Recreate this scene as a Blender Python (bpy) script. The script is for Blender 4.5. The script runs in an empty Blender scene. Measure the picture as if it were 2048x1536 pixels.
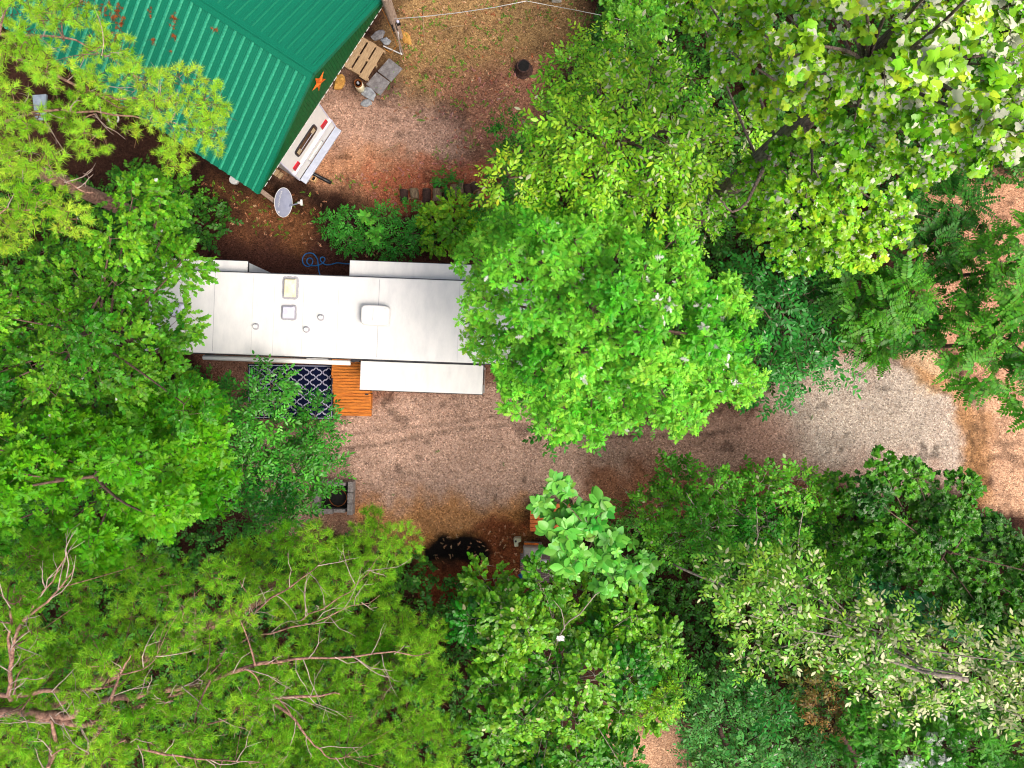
import bpy, math, random
import numpy as np
from mathutils import Vector, Matrix

# ------------------------------------------------------------------ camera, sky, sun, exposure
H, F = 25.0, 1421.0                      # drone height in metres, focal length in photo pixels (2048 wide)
C = bpy.context.scene.collection
sc = bpy.context.scene
cd = bpy.data.cameras.new("camera"); cam = bpy.data.objects.new("camera", cd); C.objects.link(cam)
cam.location = (0, 0, H); cam.rotation_euler = (0, 0, 0)
cd.sensor_width = 36.0; cd.lens = F / 2048 * 36.0; cd.clip_start = 0.1; cd.clip_end = 2000
sc.camera = cam
SUN_EL, SUN_AZ = math.radians(56), math.radians(128)      # azimuth from +Y towards +X: light from lower right
w = bpy.data.worlds.new("World"); sc.world = w; w.use_nodes = True
nt = w.node_tree; bg = nt.nodes["Background"]
sky = nt.nodes.new("ShaderNodeTexSky"); sky.sky_type = 'NISHITA'; sky.sun_disc = False
sky.sun_elevation = SUN_EL; sky.sun_rotation = SUN_AZ; sky.dust_density = 8.0; sky.air_density = 0.7; sky.ozone_density = 0.0
nt.links.new(sky.outputs[0], bg.inputs[0]); bg.inputs[1].default_value = 0.15
sd = bpy.data.lights.new("sun", 'SUN'); sd.energy = 1.5; sd.angle = math.radians(24); sd.color = (1.0, 0.94, 0.84)
so = bpy.data.objects.new("sun", sd); C.objects.link(so); so.location = (20, -16, 40)
dv = Vector((math.sin(SUN_AZ) * math.cos(SUN_EL), math.cos(SUN_AZ) * math.cos(SUN_EL), math.sin(SUN_EL)))
so.rotation_euler = dv.to_track_quat('Z', 'Y').to_euler()
sc.view_settings.view_transform = 'Standard'; sc.view_settings.look = 'None'
sc.view_settings.exposure = 0.52; sc.view_settings.gamma = 1.0
sc.cycles.filter_width = 1.1; sc.cycles.max_bounces = 7; sc.cycles.diffuse_bounces = 4; sc.cycles.transmission_bounces = 4

rng = np.random.default_rng(7)
random.seed(5)

def W(px, py, z=0.0):
    s = (H - z) / F
    return Vector(((px - 1024) * s, (768 - py) * s, z))
def Wn(px, py, z):
    s = (H - z) / F
    return np.stack([(px - 1024) * s, (768 - py) * s, z + 0 * px], -1)
def lin(r, g, b):
    f = lambda c: (c / 255 / 12.92) if c / 255 <= 0.04045 else ((c / 255 + 0.055) / 1.055) ** 2.4
    return (f(r), f(g), f(b))

# ------------------------------------------------------------------ tags
def tag(o, label=None, cat=None, group=None, kind=None):
    if label: o["label"] = label
    if cat: o["category"] = cat
    if group: o["group"] = group
    if kind: o["kind"] = kind
    return o
def thing(name, label, cat, loc=(0, 0, 0), rz=0.0, group=None):
    o = bpy.data.objects.new(name, None); C.objects.link(o); o.empty_display_size = 0.2
    o.location = loc; o.rotation_euler = (0, 0, rz)
    return tag(o, label, cat, group)

# ------------------------------------------------------------------ materials
def nodes(name):
    m = bpy.data.materials.new(name); m.use_nodes = True
    return m, m.node_tree, m.node_tree.nodes["Principled BSDF"]
def N(t, typ, **kw):
    n = t.nodes.new(typ)
    for k, v in kw.items(): setattr(n, k, v)
    return n
def mat(name, c1, c2=None, scale=8, rough=0.6, bump=0.0, detail=6, spec=0.4, metal=0.0, stretch=None, lo=0.35, hi=0.65, bscale=None, bdist=0.01):
    m, t, p = nodes(name)
    p.inputs["Roughness"].default_value = rough; p.inputs["Metallic"].default_value = metal
    p.inputs["Specular IOR Level"].default_value = spec
    c2 = c2 or tuple(x * 0.75 for x in c1)
    tc = N(t, "ShaderNodeTexCoord"); mp = N(t, "ShaderNodeMapping"); t.links.new(tc.outputs["Object"], mp.inputs[0])
    if stretch: mp.inputs["Scale"].default_value = stretch
    no = N(t, "ShaderNodeTexNoise"); no.inputs["Scale"].default_value = scale; no.inputs["Detail"].default_value = detail
    no.inputs["Roughness"].default_value = 0.65
    t.links.new(mp.outputs[0], no.inputs["Vector"])
    r = N(t, "ShaderNodeValToRGB"); r.color_ramp.elements[0].position = lo; r.color_ramp.elements[1].position = hi
    r.color_ramp.elements[0].color = (*c2, 1); r.color_ramp.elements[1].color = (*c1, 1)
    t.links.new(no.outputs[0], r.inputs[0]); t.links.new(r.outputs[0], p.inputs["Base Color"])
    if bump:
        nb = N(t, "ShaderNodeTexNoise"); nb.inputs["Scale"].default_value = bscale or scale * 4; nb.inputs["Detail"].default_value = 4
        t.links.new(mp.outputs[0], nb.inputs["Vector"])
        b = N(t, "ShaderNodeBump"); b.inputs["Strength"].default_value = bump; b.inputs["Distance"].default_value = bdist
        t.links.new(nb.outputs[0], b.inputs["Height"]); t.links.new(b.outputs[0], p.inputs["Normal"])
    return m
def leafmat(name, rough=0.45, spec=0.32, trans=0.38):
    m, t, p = nodes(name)
    a = N(t, "ShaderNodeAttribute", attribute_name="col")
    no = N(t, "ShaderNodeTexNoise"); no.inputs["Scale"].default_value = 30
    mx = N(t, "ShaderNodeMix", data_type='RGBA', blend_type='MULTIPLY'); mx.inputs[0].default_value = 0.35
    rr = N(t, "ShaderNodeValToRGB"); rr.color_ramp.elements[0].color = (.6, .6, .6, 1); rr.color_ramp.elements[1].color = (1.25, 1.25, 1.1, 1)
    tc = N(t, "ShaderNodeTexCoord"); t.links.new(tc.outputs["Object"], no.inputs["Vector"])
    t.links.new(no.outputs[0], rr.inputs[0]); t.links.new(a.outputs["Color"], mx.inputs[6]); t.links.new(rr.outputs[0], mx.inputs[7])
    t.links.new(mx.outputs[2], p.inputs["Base Color"])
    p.inputs["Roughness"].default_value = rough; p.inputs["Specular IOR Level"].default_value = spec
    tr = N(t, "ShaderNodeBsdfTranslucent"); t.links.new(mx.outputs[2], tr.inputs[0])
    ms = N(t, "ShaderNodeMixShader"); ms.inputs[0].default_value = trans
    t.links.new(p.outputs[0], ms.inputs[1]); t.links.new(tr.outputs[0], ms.inputs[2])
    t.links.new(ms.outputs[0], t.nodes["Material Output"].inputs[0])
    return m
M = {}
M['leaf'] = leafmat('leaf')
M['gloss_leaf'] = leafmat('glossy_leaf', 0.36, 0.42, 0.34)
M['needle'] = leafmat('needle', 0.5, 0.25, 0.35)
M['litter'] = leafmat('dry_leaf', 0.8, 0.1, 0.1)
M['bark'] = mat('bark', lin(128, 104, 92), lin(70, 52, 46), 14, 0.9, 0.8, stretch=(1, 1, .3), bdist=.03)
M['pine_bark'] = mat('pine_bark', lin(178, 140, 122), lin(92, 64, 58), 12, 0.9, 0.7, bdist=.02)
M['pale_bark'] = mat('pale_bark', lin(172, 162, 150), lin(110, 98, 90), 12, 0.85, 0.4)
M['tulip_bark'] = mat('furrowed_bark', lin(178, 158, 146), lin(100, 84, 78), 9, 0.9, 1.0, stretch=(3, 3, .5), bdist=.05)
M['twig'] = mat('grey_twig', lin(186, 168, 156), lin(130, 112, 106), 10, .9)
M['dark_bark'] = mat('dark_bark', lin(92, 66, 58), lin(46, 32, 30), 14, 0.9, 0.8, bdist=.03)
M['rv_white'] = mat('rubber_roof_white', (.68, .68, .68), (.58, .59, .60), 2.6, 0.5, 0.12, detail=12, stretch=(1.6, .6, 1), lo=.30, hi=.62, bscale=40, bdist=.003)
M['white'] = mat('white_paint', (.72, .72, .71), (.66, .66, .66), 5, 0.35)
M['side_white'] = mat('fiberglass_white', (.66, .70, .74), (.58, .62, .66), 4, 0.35)
M['sealant'] = mat('grey_sealant', (.36, .36, .40), (.26, .26, .30), 30, 0.7, 0.3)
M['dark'] = mat('dark_trim', (.03, .03, .04), (.015, .015, .02), 10, 0.5)
M['cream'] = mat('yellowed_plastic', lin(238, 234, 208), lin(220, 208, 168), 6, 0.35)
M['greyplastic'] = mat('pale_grey_plastic', lin(214, 214, 232), lin(190, 190, 212), 6, 0.3)
M['roof'] = mat('green_metal_roof', lin(4, 122, 92), lin(0, 90, 66), 40, 0.45, 0.12, detail=8, spec=.35, lo=.3, hi=.7)
M['rib'] = mat('rib_highlight', lin(44, 152, 120), lin(8, 116, 86), 18, 0.45, .1, lo=.35, hi=.6)  # paler green paints the highlight along the ribs of the lower-left slope
M['gable'] = mat('green_metal_wall', lin(2, 92, 46), lin(2, 74, 36), 8, 0.5)
M['rust'] = mat('rust', lin(222, 116, 34), lin(168, 70, 18), 12, 0.7, .3)
M['darkrust'] = mat('dark_rust', lin(150, 84, 30), lin(88, 42, 14), 16, 0.7, .4)
M['red'] = mat('red_lens', lin(190, 12, 40), lin(160, 8, 30), 6, 0.2)
M['glass'] = mat('dark_glass', lin(70, 60, 48), lin(40, 34, 30), 4, 0.08, spec=.6)
M['tan'] = mat('tan_plastic', lin(190, 172, 140), None, 6, .5)
M['grey'] = mat('grey_paint', lin(150, 156, 178), lin(136, 142, 166), 5, 0.4)
M['bumper'] = mat('bumper_grey', lin(188, 196, 214), lin(170, 178, 196), 6, 0.35)
M['pine_wood'] = mat('weathered_boards', lin(196, 168, 132), lin(150, 122, 90), 5, 0.8, .3, stretch=(1, 9, 1))
M['greywood'] = mat('grey_wood', lin(186, 164, 148), lin(132, 112, 100), 6, 0.85, .4, stretch=(6, 6, 1))
M['stain'] = mat('orange_stained_wood', lin(206, 122, 40), lin(140, 76, 22), 3.0, 0.6, .25, stretch=(1.2, 8, 1), lo=.28, hi=.6)
M['bench'] = mat('orange_painted_wood', lin(232, 126, 62), lin(196, 94, 40), 4, 0.55, .2, stretch=(1, 8, 1))
M['concrete'] = mat('concrete', lin(150, 144, 142), lin(104, 98, 98), 14, 0.9, .5)
M['slab'] = mat('grey_slab', lin(142, 140, 142), lin(98, 94, 96), 9, 0.85, .4)
M['tanblock'] = mat('tan_block', lin(232, 192, 142), lin(200, 152, 104), 14, 0.85, .4)
M['stone'] = mat('grey_stone', lin(168, 174, 180), lin(118, 122, 130), 9, 0.85, .5)
M['tanstone'] = mat('tan_stone', lin(206, 160, 82), lin(160, 112, 50), 9, 0.85, .5)
M['log'] = mat('log_bark', lin(176, 156, 122), lin(96, 72, 62), 16, 0.9, .8, stretch=(3, .5, 3), bdist=.03)
M['endgrain'] = mat('log_end', lin(190, 160, 122), lin(140, 106, 78), 20, .85)
M['navy'] = mat('navy_rug', lin(16, 24, 58), lin(8, 14, 36), 60, 0.95, .3, spec=.1)
M['rugline'] = mat('rug_white', lin(196, 196, 218), lin(170, 168, 194), 50, 0.95, spec=.1)
M['blue'] = mat('blue_hose', lin(10, 120, 190), lin(6, 90, 160), 8, 0.35)
M['black'] = mat('black_plastic', (.012, .013, .018), (.008, .008, .01), 8, 0.35)
M['wicker'] = mat('brown_weave', lin(116, 96, 98), lin(82, 64, 68), 40, .8, .4)
M['lid'] = mat('grey_metal', lin(186, 176, 170), lin(160, 150, 146), 8, .45)
M['ash'] = mat('ash', (.012, .011, .011), (.004, .004, .004), 14, .95, .5)
M['lilac'] = mat('pale_bag', lin(198, 200, 232), lin(160, 162, 200), 8, .4)
M['wire'] = mat('grey_cable', lin(206, 206, 204), None, 4, .5)
M['orangewire'] = mat('orange_cord', lin(220, 140, 50), None, 4, .5)
M['cinderblue'] = mat('blue_grey_wood', lin(150, 166, 182), lin(116, 130, 146), 6, .8, .3)

# ------------------------------------------------------------------ small mesh builder
class MB:
    def __init__(s): s.v = []; s.f = []; s.m = []
    def add(s, vs, fs, mi=0):
        b = len(s.v); s.v += [tuple(v) for v in vs]; s.f += [tuple(i + b for i in f) for f in fs]; s.m += [mi] * len(fs); return s
    def box(s, c, d, rz=0.0, mi=0, rot=None):
        R = rot or Matrix.Rotation(rz, 3, 'Z'); c = Vector(c)
        vs = [c + R @ Vector((x * d[0] / 2, y * d[1] / 2, z * d[2] / 2)) for x, y, z in
              ((-1, -1, -1), (1, -1, -1), (1, 1, -1), (-1, 1, -1), (-1, -1, 1), (1, -1, 1), (1, 1, 1), (-1, 1, 1))]
        return s.add(vs, [(0, 3, 2, 1), (4, 5, 6, 7), (0, 1, 5, 4), (1, 2, 6, 5), (2, 3, 7, 6), (3, 0, 4, 7)], mi)
    def prism(s, poly, z0, z1, mi=0, top=1.0):
        n = len(poly); cx = sum(p[0] for p in poly) / n; cy = sum(p[1] for p in poly) / n
        vs = [(x, y, z0) for x, y in poly] + [(cx + (x - cx) * top, cy + (y - cy) * top, z1) for x, y in poly]
        a = sum(poly[i][0] * poly[(i + 1) % n][1] - poly[(i + 1) % n][0] * poly[i][1] for i in range(n))
        fs = [tuple(range(n, 2 * n)), tuple(reversed(range(n)))] + [(i, (i + 1) % n, n + (i + 1) % n, n + i) for i in range(n)]
        if a < 0: fs = [tuple(reversed(f)) for f in fs]
        return s.add(vs, fs, mi)
    def tube(s, pts, rad, sides=8, mi=0, caps=True):
        pts = [Vector(p) for p in pts]; n = len(pts)
        rad = [rad] * n if isinstance(rad, (int, float)) else rad
        vs = []; fs = []; u = None
        for i in range(n):
            t = (pts[min(i + 1, n - 1)] - pts[max(i - 1, 0)]).normalized()
            if u is None: u = t.orthogonal().normalized()
            else:
                u = (u - t * u.dot(t)); u = u.normalized() if u.length > 1e-6 else t.orthogonal().normalized()
            v = t.cross(u)
            for k in range(sides):
                a = 2 * math.pi * k / sides; vs.append(pts[i] + (u * math.cos(a) + v * math.sin(a)) * rad[i])
        for i in range(n - 1):
            for k in range(sides):
                k2 = (k + 1) % sides; fs.append((i * sides + k, i * sides + k2, (i + 1) * sides + k2, (i + 1) * sides + k))
        if caps: fs += [tuple(reversed(range(sides))), tuple(range((n - 1) * sides, n * sides))]
        return s.add(vs, fs, mi)
    def lathe(s, prof, c=(0, 0, 0), sides=20, mi=0):
        vs = []; fs = []; n = len(prof)
        for r, z in prof:
            for k in range(sides):
                a = 2 * math.pi * k / sides; vs.append((c[0] + r * math.cos(a), c[1] + r * math.sin(a), c[2] + z))
        for i in range(n - 1):
            for k in range(sides):
                k2 = (k + 1) % sides; fs.append((i * sides + k, i * sides + k2, (i + 1) * sides + k2, (i + 1) * sides + k))
        fs += [tuple(reversed(range(sides))), tuple(range((n - 1) * sides, n * sides))]
        return s.add(vs, fs, mi)
    def build(s, name, mats, parent=None, bevel=0.0, smooth=False):
        me = bpy.data.meshes.new(name); me.from_pydata(s.v, [], s.f)
        for m in (mats if isinstance(mats, (list, tuple)) else [mats]): me.materials.append(m)
        me.polygons.foreach_set("material_index", s.m)
        if smooth: me.polygons.foreach_set("use_smooth", [True] * len(s.f))
        me.update()
        o = bpy.data.objects.new(name, me); C.objects.link(o); o.parent = parent
        if bevel:
            b = o.modifiers.new("bevel", 'BEVEL'); b.width = bevel; b.segments = 2; b.limit_method = 'ANGLE'
        return o

# ------------------------------------------------------------------ polygon helpers
def inside(poly, x, y):
    r = np.zeros(x.shape, bool); n = len(poly)
    for i in range(n):
        x1, y1 = poly[i]; x2, y2 = poly[(i + 1) % n]
        c = ((y1 > y) != (y2 > y)); xi = (x2 - x1) * (y - y1) / ((y2 - y1) or 1e-9) + x1
        r ^= c & (x < xi)
    return r
def edged(poly, x, y):
    d = np.full(x.shape, 1e9); n = len(poly)
    for i in range(n):
        x1, y1 = poly[i]; x2, y2 = poly[(i + 1) % n]
        dx, dy = x2 - x1, y2 - y1; L = dx * dx + dy * dy or 1e-9
        t = np.clip(((x - x1) * dx + (y - y1) * dy) / L, 0, 1)
        d = np.minimum(d, np.hypot(x - x1 - t * dx, y - y1 - t * dy))
    return d
def vnoise(x, y, s, seed):
    g = np.random.default_rng(seed).random((256, 256)); X = x / s; Y = y / s
    i = np.floor(X).astype(int); j = np.floor(Y).astype(int); fx = X - i; fy = Y - j
    fx = fx * fx * (3 - 2 * fx); fy = fy * fy * (3 - 2 * fy)
    a = g[i % 256, j % 256]; b = g[(i + 1) % 256, j % 256]; c = g[i % 256, (j + 1) % 256]; d = g[(i + 1) % 256, (j + 1) % 256]
    return (a * (1 - fx) + b * fx) * (1 - fy) + (c * (1 - fx) + d * fx) * fy

# ------------------------------------------------------------------ ground
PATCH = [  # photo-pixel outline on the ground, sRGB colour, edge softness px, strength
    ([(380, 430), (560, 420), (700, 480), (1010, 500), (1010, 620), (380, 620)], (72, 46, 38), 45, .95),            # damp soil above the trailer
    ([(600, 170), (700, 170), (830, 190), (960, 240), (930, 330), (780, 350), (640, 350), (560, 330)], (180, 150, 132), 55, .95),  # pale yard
    ([(560, 280), (720, 290), (860, 330), (760, 390), (640, 370), (560, 340)], (178, 132, 98), 40, .8),
    ([(800, -60), (1180, -60), (1160, 90), (1040, 130), (900, 190), (830, 200), (780, 120)], (150, 124, 84), 50, .9),
    ([(880, 150), (1080, 120), (1100, 300), (1000, 420), (930, 300)], (142, 104, 84), 40, .85),
    ([(690, 345), (860, 325), (1010, 330), (1000, 420), (780, 400)], (158, 92, 66), 28, .85),
    ([(440, 380), (560, 400), (640, 440), (600, 500), (500, 470)], (120, 82, 50), 40, .6),
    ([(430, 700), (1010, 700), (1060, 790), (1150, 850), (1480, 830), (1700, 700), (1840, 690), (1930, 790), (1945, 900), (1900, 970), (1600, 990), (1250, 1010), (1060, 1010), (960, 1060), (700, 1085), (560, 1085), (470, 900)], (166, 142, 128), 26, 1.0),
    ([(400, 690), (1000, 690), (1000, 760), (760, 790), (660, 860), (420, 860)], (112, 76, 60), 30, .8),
    ([(640, 960), (720, 960), (740, 1090), (600, 1090)], (126, 90, 70), 30, .7),
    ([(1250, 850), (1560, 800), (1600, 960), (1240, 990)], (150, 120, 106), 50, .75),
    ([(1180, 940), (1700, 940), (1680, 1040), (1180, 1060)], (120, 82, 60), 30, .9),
    ([(1540, 800), (1700, 715), (1830, 705), (1910, 770), (1938, 860), (1920, 950), (1640, 930)], (164, 158, 148), 60, .95),
    ([(720, 1010), (1060, 1000), (1070, 1130), (960, 1130), (840, 1110), (740, 1080)], (176, 126, 74), 26, .8),
    ([(980, 1030), (1060, 1040), (1060, 1180), (860, 1230), (800, 1160), (900, 1120)], (112, 58, 36), 22, .9),
    ([(846, 1098), (880, 1072), (930, 1064), (975, 1078), (986, 1110), (960, 1128), (900, 1128), (850, 1120)], (14, 11, 11), 9, 1.0),
    ([(1760, 690), (1860, 670), (1930, 760), (1920, 790), (1840, 760)], (182, 158, 126), 16, .9),
    ([(1690, 700), (1800, 700), (1860, 745), (1940, 790), (1960, 960), (1935, 1010), (1925, 930), (1940, 860), (1905, 790), (1820, 735), (1760, 712)], (150, 116, 80), 10, .85),
    ([(1962, 760), (2400, 700), (2400, 1150), (1975, 1010), (1962, 900)], (180, 148, 122), 14, .95),
    ([(1850, 330), (2400, 330), (2400, 780), (1960, 800), (1880, 700)], (176, 138, 112), 30, .9),
    ([(1920, 830), (1985, 820), (1990, 1000), (1950, 1010)], (146, 112, 76), 12, .7),
    ([(1220, 1440), (1390, 1440), (1400, 1700), (1200, 1700)], (176, 144, 118), 24, .9),
]
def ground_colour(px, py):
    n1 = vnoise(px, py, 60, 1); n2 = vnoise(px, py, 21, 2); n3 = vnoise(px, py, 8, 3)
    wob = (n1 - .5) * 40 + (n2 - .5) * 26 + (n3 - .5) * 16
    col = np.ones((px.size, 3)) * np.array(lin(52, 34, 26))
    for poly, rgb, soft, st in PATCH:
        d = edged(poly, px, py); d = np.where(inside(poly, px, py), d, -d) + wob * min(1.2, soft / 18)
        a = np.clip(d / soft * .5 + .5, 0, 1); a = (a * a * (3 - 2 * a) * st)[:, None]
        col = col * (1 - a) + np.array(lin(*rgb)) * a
    # tyre ruts and darker damp stains in the gravel
    for pl, wd, k in (([(640, 900), (760, 890), (900, 862), (1010, 850)], 5, .5), ([(700, 868), (900, 846), (1020, 828)], 4, .4),
                      ([(1130, 880), (1250, 872), (1420, 868), (1480, 856)], 5, .6), ([(1430, 862), (1395, 892)], 4, .5),
                      ([(1760, 705), (1810, 735), (1850, 770), (1905, 792)], 6, .5), ([(1938, 850), (1946, 900), (1938, 965)], 5, .5),
                      ([(1965, 815), (1968, 880)], 10, .45)):
        d = np.full(px.shape, 1e9)
        for i in range(len(pl) - 1): d = np.minimum(d, edged([pl[i], pl[i + 1]], px, py))
        a = np.clip(1 - d / (wd * (0.6 + n2)), 0, 1) * k * (0.4 + n3); col *= (1 - a)[:, None]
    v = (0.80 + 0.28 * vnoise(px, py, 34, 11) + 0.16 * vnoise(px, py, 13, 12))[:, None]
    spots = np.clip((vnoise(px, py, 15, 13) * vnoise(px, py, 50, 14) - .52) * 5, 0, .45)[:, None]
    return col * v * (1 - spots)
def make_ground():
    ax = np.arange(-19, 19.01, .085); ay = np.arange(-14.5, 14.51, .085)
    ext = np.array([20, 22, 26, 34, 50, 90, 200, 500.]); ax = np.concatenate([-ext[::-1], ax, ext]); ay = np.concatenate([-ext[::-1], ay, ext])
    X, Y = np.meshgrid(ax, ay); x = X.ravel(); y = Y.ravel(); nx, ny = len(ax), len(ay)
    z = -0.012 + 0.024 * (vnoise(x * 57, y * 57, 40, 21) - .5) + .012 * (vnoise(x * 57, y * 57, 12, 22) - .5)
    px = x * F / H + 1024; py = 768 - y * F / H
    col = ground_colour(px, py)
    idx = (np.arange(ny - 1)[:, None] * nx + np.arange(nx - 1)[None]).ravel()
    fs = np.stack([idx, idx + 1, idx + nx + 1, idx + nx], 1)
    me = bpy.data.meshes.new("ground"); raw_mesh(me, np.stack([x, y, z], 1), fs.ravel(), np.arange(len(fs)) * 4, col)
    me.polygons.foreach_set("use_smooth", np.ones(len(fs), bool))
    m, t, p = nodes('ground_gravel'); p.inputs["Roughness"].default_value = .95; p.inputs["Specular IOR Level"].default_value = .15
    a = N(t, "ShaderNodeAttribute", attribute_name="col"); tc = N(t, "ShaderNodeTexCoord")
    vo = N(t, "ShaderNodeTexVoronoi"); vo.inputs["Scale"].default_value = 24; vo.inputs["Randomness"].default_value = 1
    v2 = N(t, "ShaderNodeTexVoronoi"); v2.inputs["Scale"].default_value = 52
    for q in (vo, v2): t.links.new(tc.outputs["Object"], q.inputs["Vector"])
    def mixc(bt, fac, A, B):
        mx = N(t, "ShaderNodeMix", data_type='RGBA', blend_type=bt); mx.inputs[0].default_value = fac
        t.links.new(A, mx.inputs[6]); t.links.new(B, mx.inputs[7]); return mx.outputs[2]
    r1 = N(t, "ShaderNodeValToRGB"); e = r1.color_ramp.elements; e[0].color = (.28, .25, .26, 1); e[1].color = (1.9, 1.85, 1.8, 1); e[1].position = 1
    k = r1.color_ramp.elements.new(.3); k.color = (.92, .78, .70, 1); k = r1.color_ramp.elements.new(.6); k.color = (1.0, .98, 1.0, 1)
    k = r1.color_ramp.elements.new(.85); k.color = (1.25, 1.16, 1.12, 1)
    sp = N(t, "ShaderNodeSeparateColor"); t.links.new(vo.outputs["Color"], sp.inputs[0]); t.links.new(sp.outputs[0], r1.inputs[0])
    r2 = N(t, "ShaderNodeValToRGB"); r2.color_ramp.elements[0].color = (.5, .45, .42, 1); r2.color_ramp.elements[1].color = (1.5, 1.5, 1.5, 1)
    sp2 = N(t, "ShaderNodeSeparateColor"); t.links.new(v2.outputs["Color"], sp2.inputs[0]); t.links.new(sp2.outputs[1], r2.inputs[0])
    c = mixc('MULTIPLY', .75, a.outputs["Color"], r1.outputs[0]); c = mixc('MULTIPLY', .6, c, r2.outputs[0])
    t.links.new(c, p.inputs["Base Color"])
    b = N(t, "ShaderNodeBump"); b.inputs["Strength"].default_value = .7; b.inputs["Distance"].default_value = .02
    t.links.new(vo.outputs["Distance"], b.inputs["Height"]); b.invert = True; t.links.new(b.outputs[0], p.inputs["Normal"])
    me.materials.append(m)
    o = bpy.data.objects.new("ground", me); C.objects.link(o)
    tag(o, "bare ground of gravel, soil and leaf litter under the whole clearing", "ground", kind="structure")
def raw_mesh(me, V, loops, starts, col=None):
    me.vertices.add(len(V)); me.vertices.foreach_set("co", np.ascontiguousarray(V, np.float32).ravel())
    me.loops.add(len(loops)); me.loops.foreach_set("vertex_index", np.ascontiguousarray(loops, np.int32))
    me.polygons.add(len(starts)); me.polygons.foreach_set("loop_start", np.ascontiguousarray(starts, np.int32))
    if col is not None:
        at = me.attributes.new("col", 'FLOAT_COLOR', 'POINT'); c4 = np.ones((len(V), 4), np.float32); c4[:, :3] = col
        at.data.foreach_set("color", c4.ravel())
    me.update(calc_edges=True)

# ------------------------------------------------------------------ leaves
OUT = {
    'ell': [(.14, .12), (.38, .22), (.62, .20), (.86, .10)],
    'wide': [(.12, .16), (.36, .30), (.62, .28), (.88, .12)],
    'oak': [(.20, .035), (.30, .20), (.34, .05), (.47, .31), (.50, .06), (.68, .30), (.70, .07), (.88, .15)],
    'maple': [(-.10, .16), (-.02, .40), (.18, .26), (.36, .52), (.48, .26), (.66, .28), (.74, .12)],
    'tulip': [(-.06, .22), (.08, .50), (.34, .36), (.50, .34), (.78, .46), (.92, .22)],
    'round': [(-.10, .20), (.02, .42), (.32, .50), (.66, .40), (.90, .16)],
}
class Proto:
    def __init__(s): s.v = []; s.f = []; s.l = []; s.st = []; s.n = 0
    def leaf(s, out, L, pos, az, pitch, roll, fold=.25, droop=.12):
        o = OUT[out]; tip = .86 if out == 'tulip' else 1.0
        pts = [(0, 0)] + o + [(tip, 0)] + [(x, -y) for x, y in reversed(o)]
        k = len(o); P = np.array([(x, y, -fold * abs(y) - droop * x * x) for x, y in pts]) * L
        R = rotm(np.array([az]), np.array([pitch]), np.array([roll]))[0]
        b = len(s.v); s.v += list(P @ R.T + np.array(pos)); s.l += [s.n] * len(P); s.st += [0] * len(P); s.n += 1
        s.f.append([b + i for i in range(k + 2)]); s.f.append([b, b + k + 1] + [b + i for i in range(k + 2, len(P))])
    def stick(s, a, c, r):
        a = np.array(a, float); c = np.array(c, float); d = c - a; d /= (np.linalg.norm(d) + 1e-9)
        u = np.cross(d, (0, 0, 1.)); u = u / (np.linalg.norm(u) + 1e-9) if np.linalg.norm(u) > 1e-3 else np.array((1., 0, 0)); v = np.cross(d, u)
        b = len(s.v)
        for q, rr in ((a, r), (c, r * .5)):
            for k in range(3):
                an = k * 2.0944; s.v.append(q + (u * math.cos(an) + v * math.sin(an)) * rr)
        s.l += [s.n] * 6; s.st += [1] * 6
        for k in range(3): s.f.append([b + k, b + (k + 1) % 3, b + 3 + (k + 1) % 3, b + 3 + k])
    def needle(s, a, d, L, wd):
        a = np.array(a); d = np.array(d); u = np.cross(d, np.random.default_rng(len(s.v)).normal(size=3)); u /= np.linalg.norm(u) + 1e-9
        b = len(s.v); s.v += [a + u * wd, a - u * wd, a + d * L]
        s.l += [s.n] * 3; s.st += [0] * 3; s.f.append([b, b + 1, b + 2])
    def done(s):
        s.v = np.array(s.v, np.float32); s.l = np.array(s.l); s.st = np.array(s.st)
        s.loops = np.concatenate([np.array(f) for f in s.f]); s.cnt = np.array([len(f) for f in s.f]); s.n += 1
        return s
def rotm(a, p, r):
    ca, sa, cp, sp, cr, sr = np.cos(a), np.sin(a), np.cos(p), np.sin(p), np.cos(r), np.sin(r); z = 0 * a; o = z + 1
    Rz = np.stack([np.stack([ca, -sa, z], -1), np.stack([sa, ca, z], -1), np.stack([z, z, o], -1)], -2)
    Ry = np.stack([np.stack([cp, z, -sp], -1), np.stack([z, o, z], -1), np.stack([sp, z, cp], -1)], -2)
    Rx = np.stack([np.stack([o, z, z], -1), np.stack([z, cr, -sr], -1), np.stack([z, sr, cr], -1)], -2)
    return Rz @ Ry @ Rx
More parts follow.
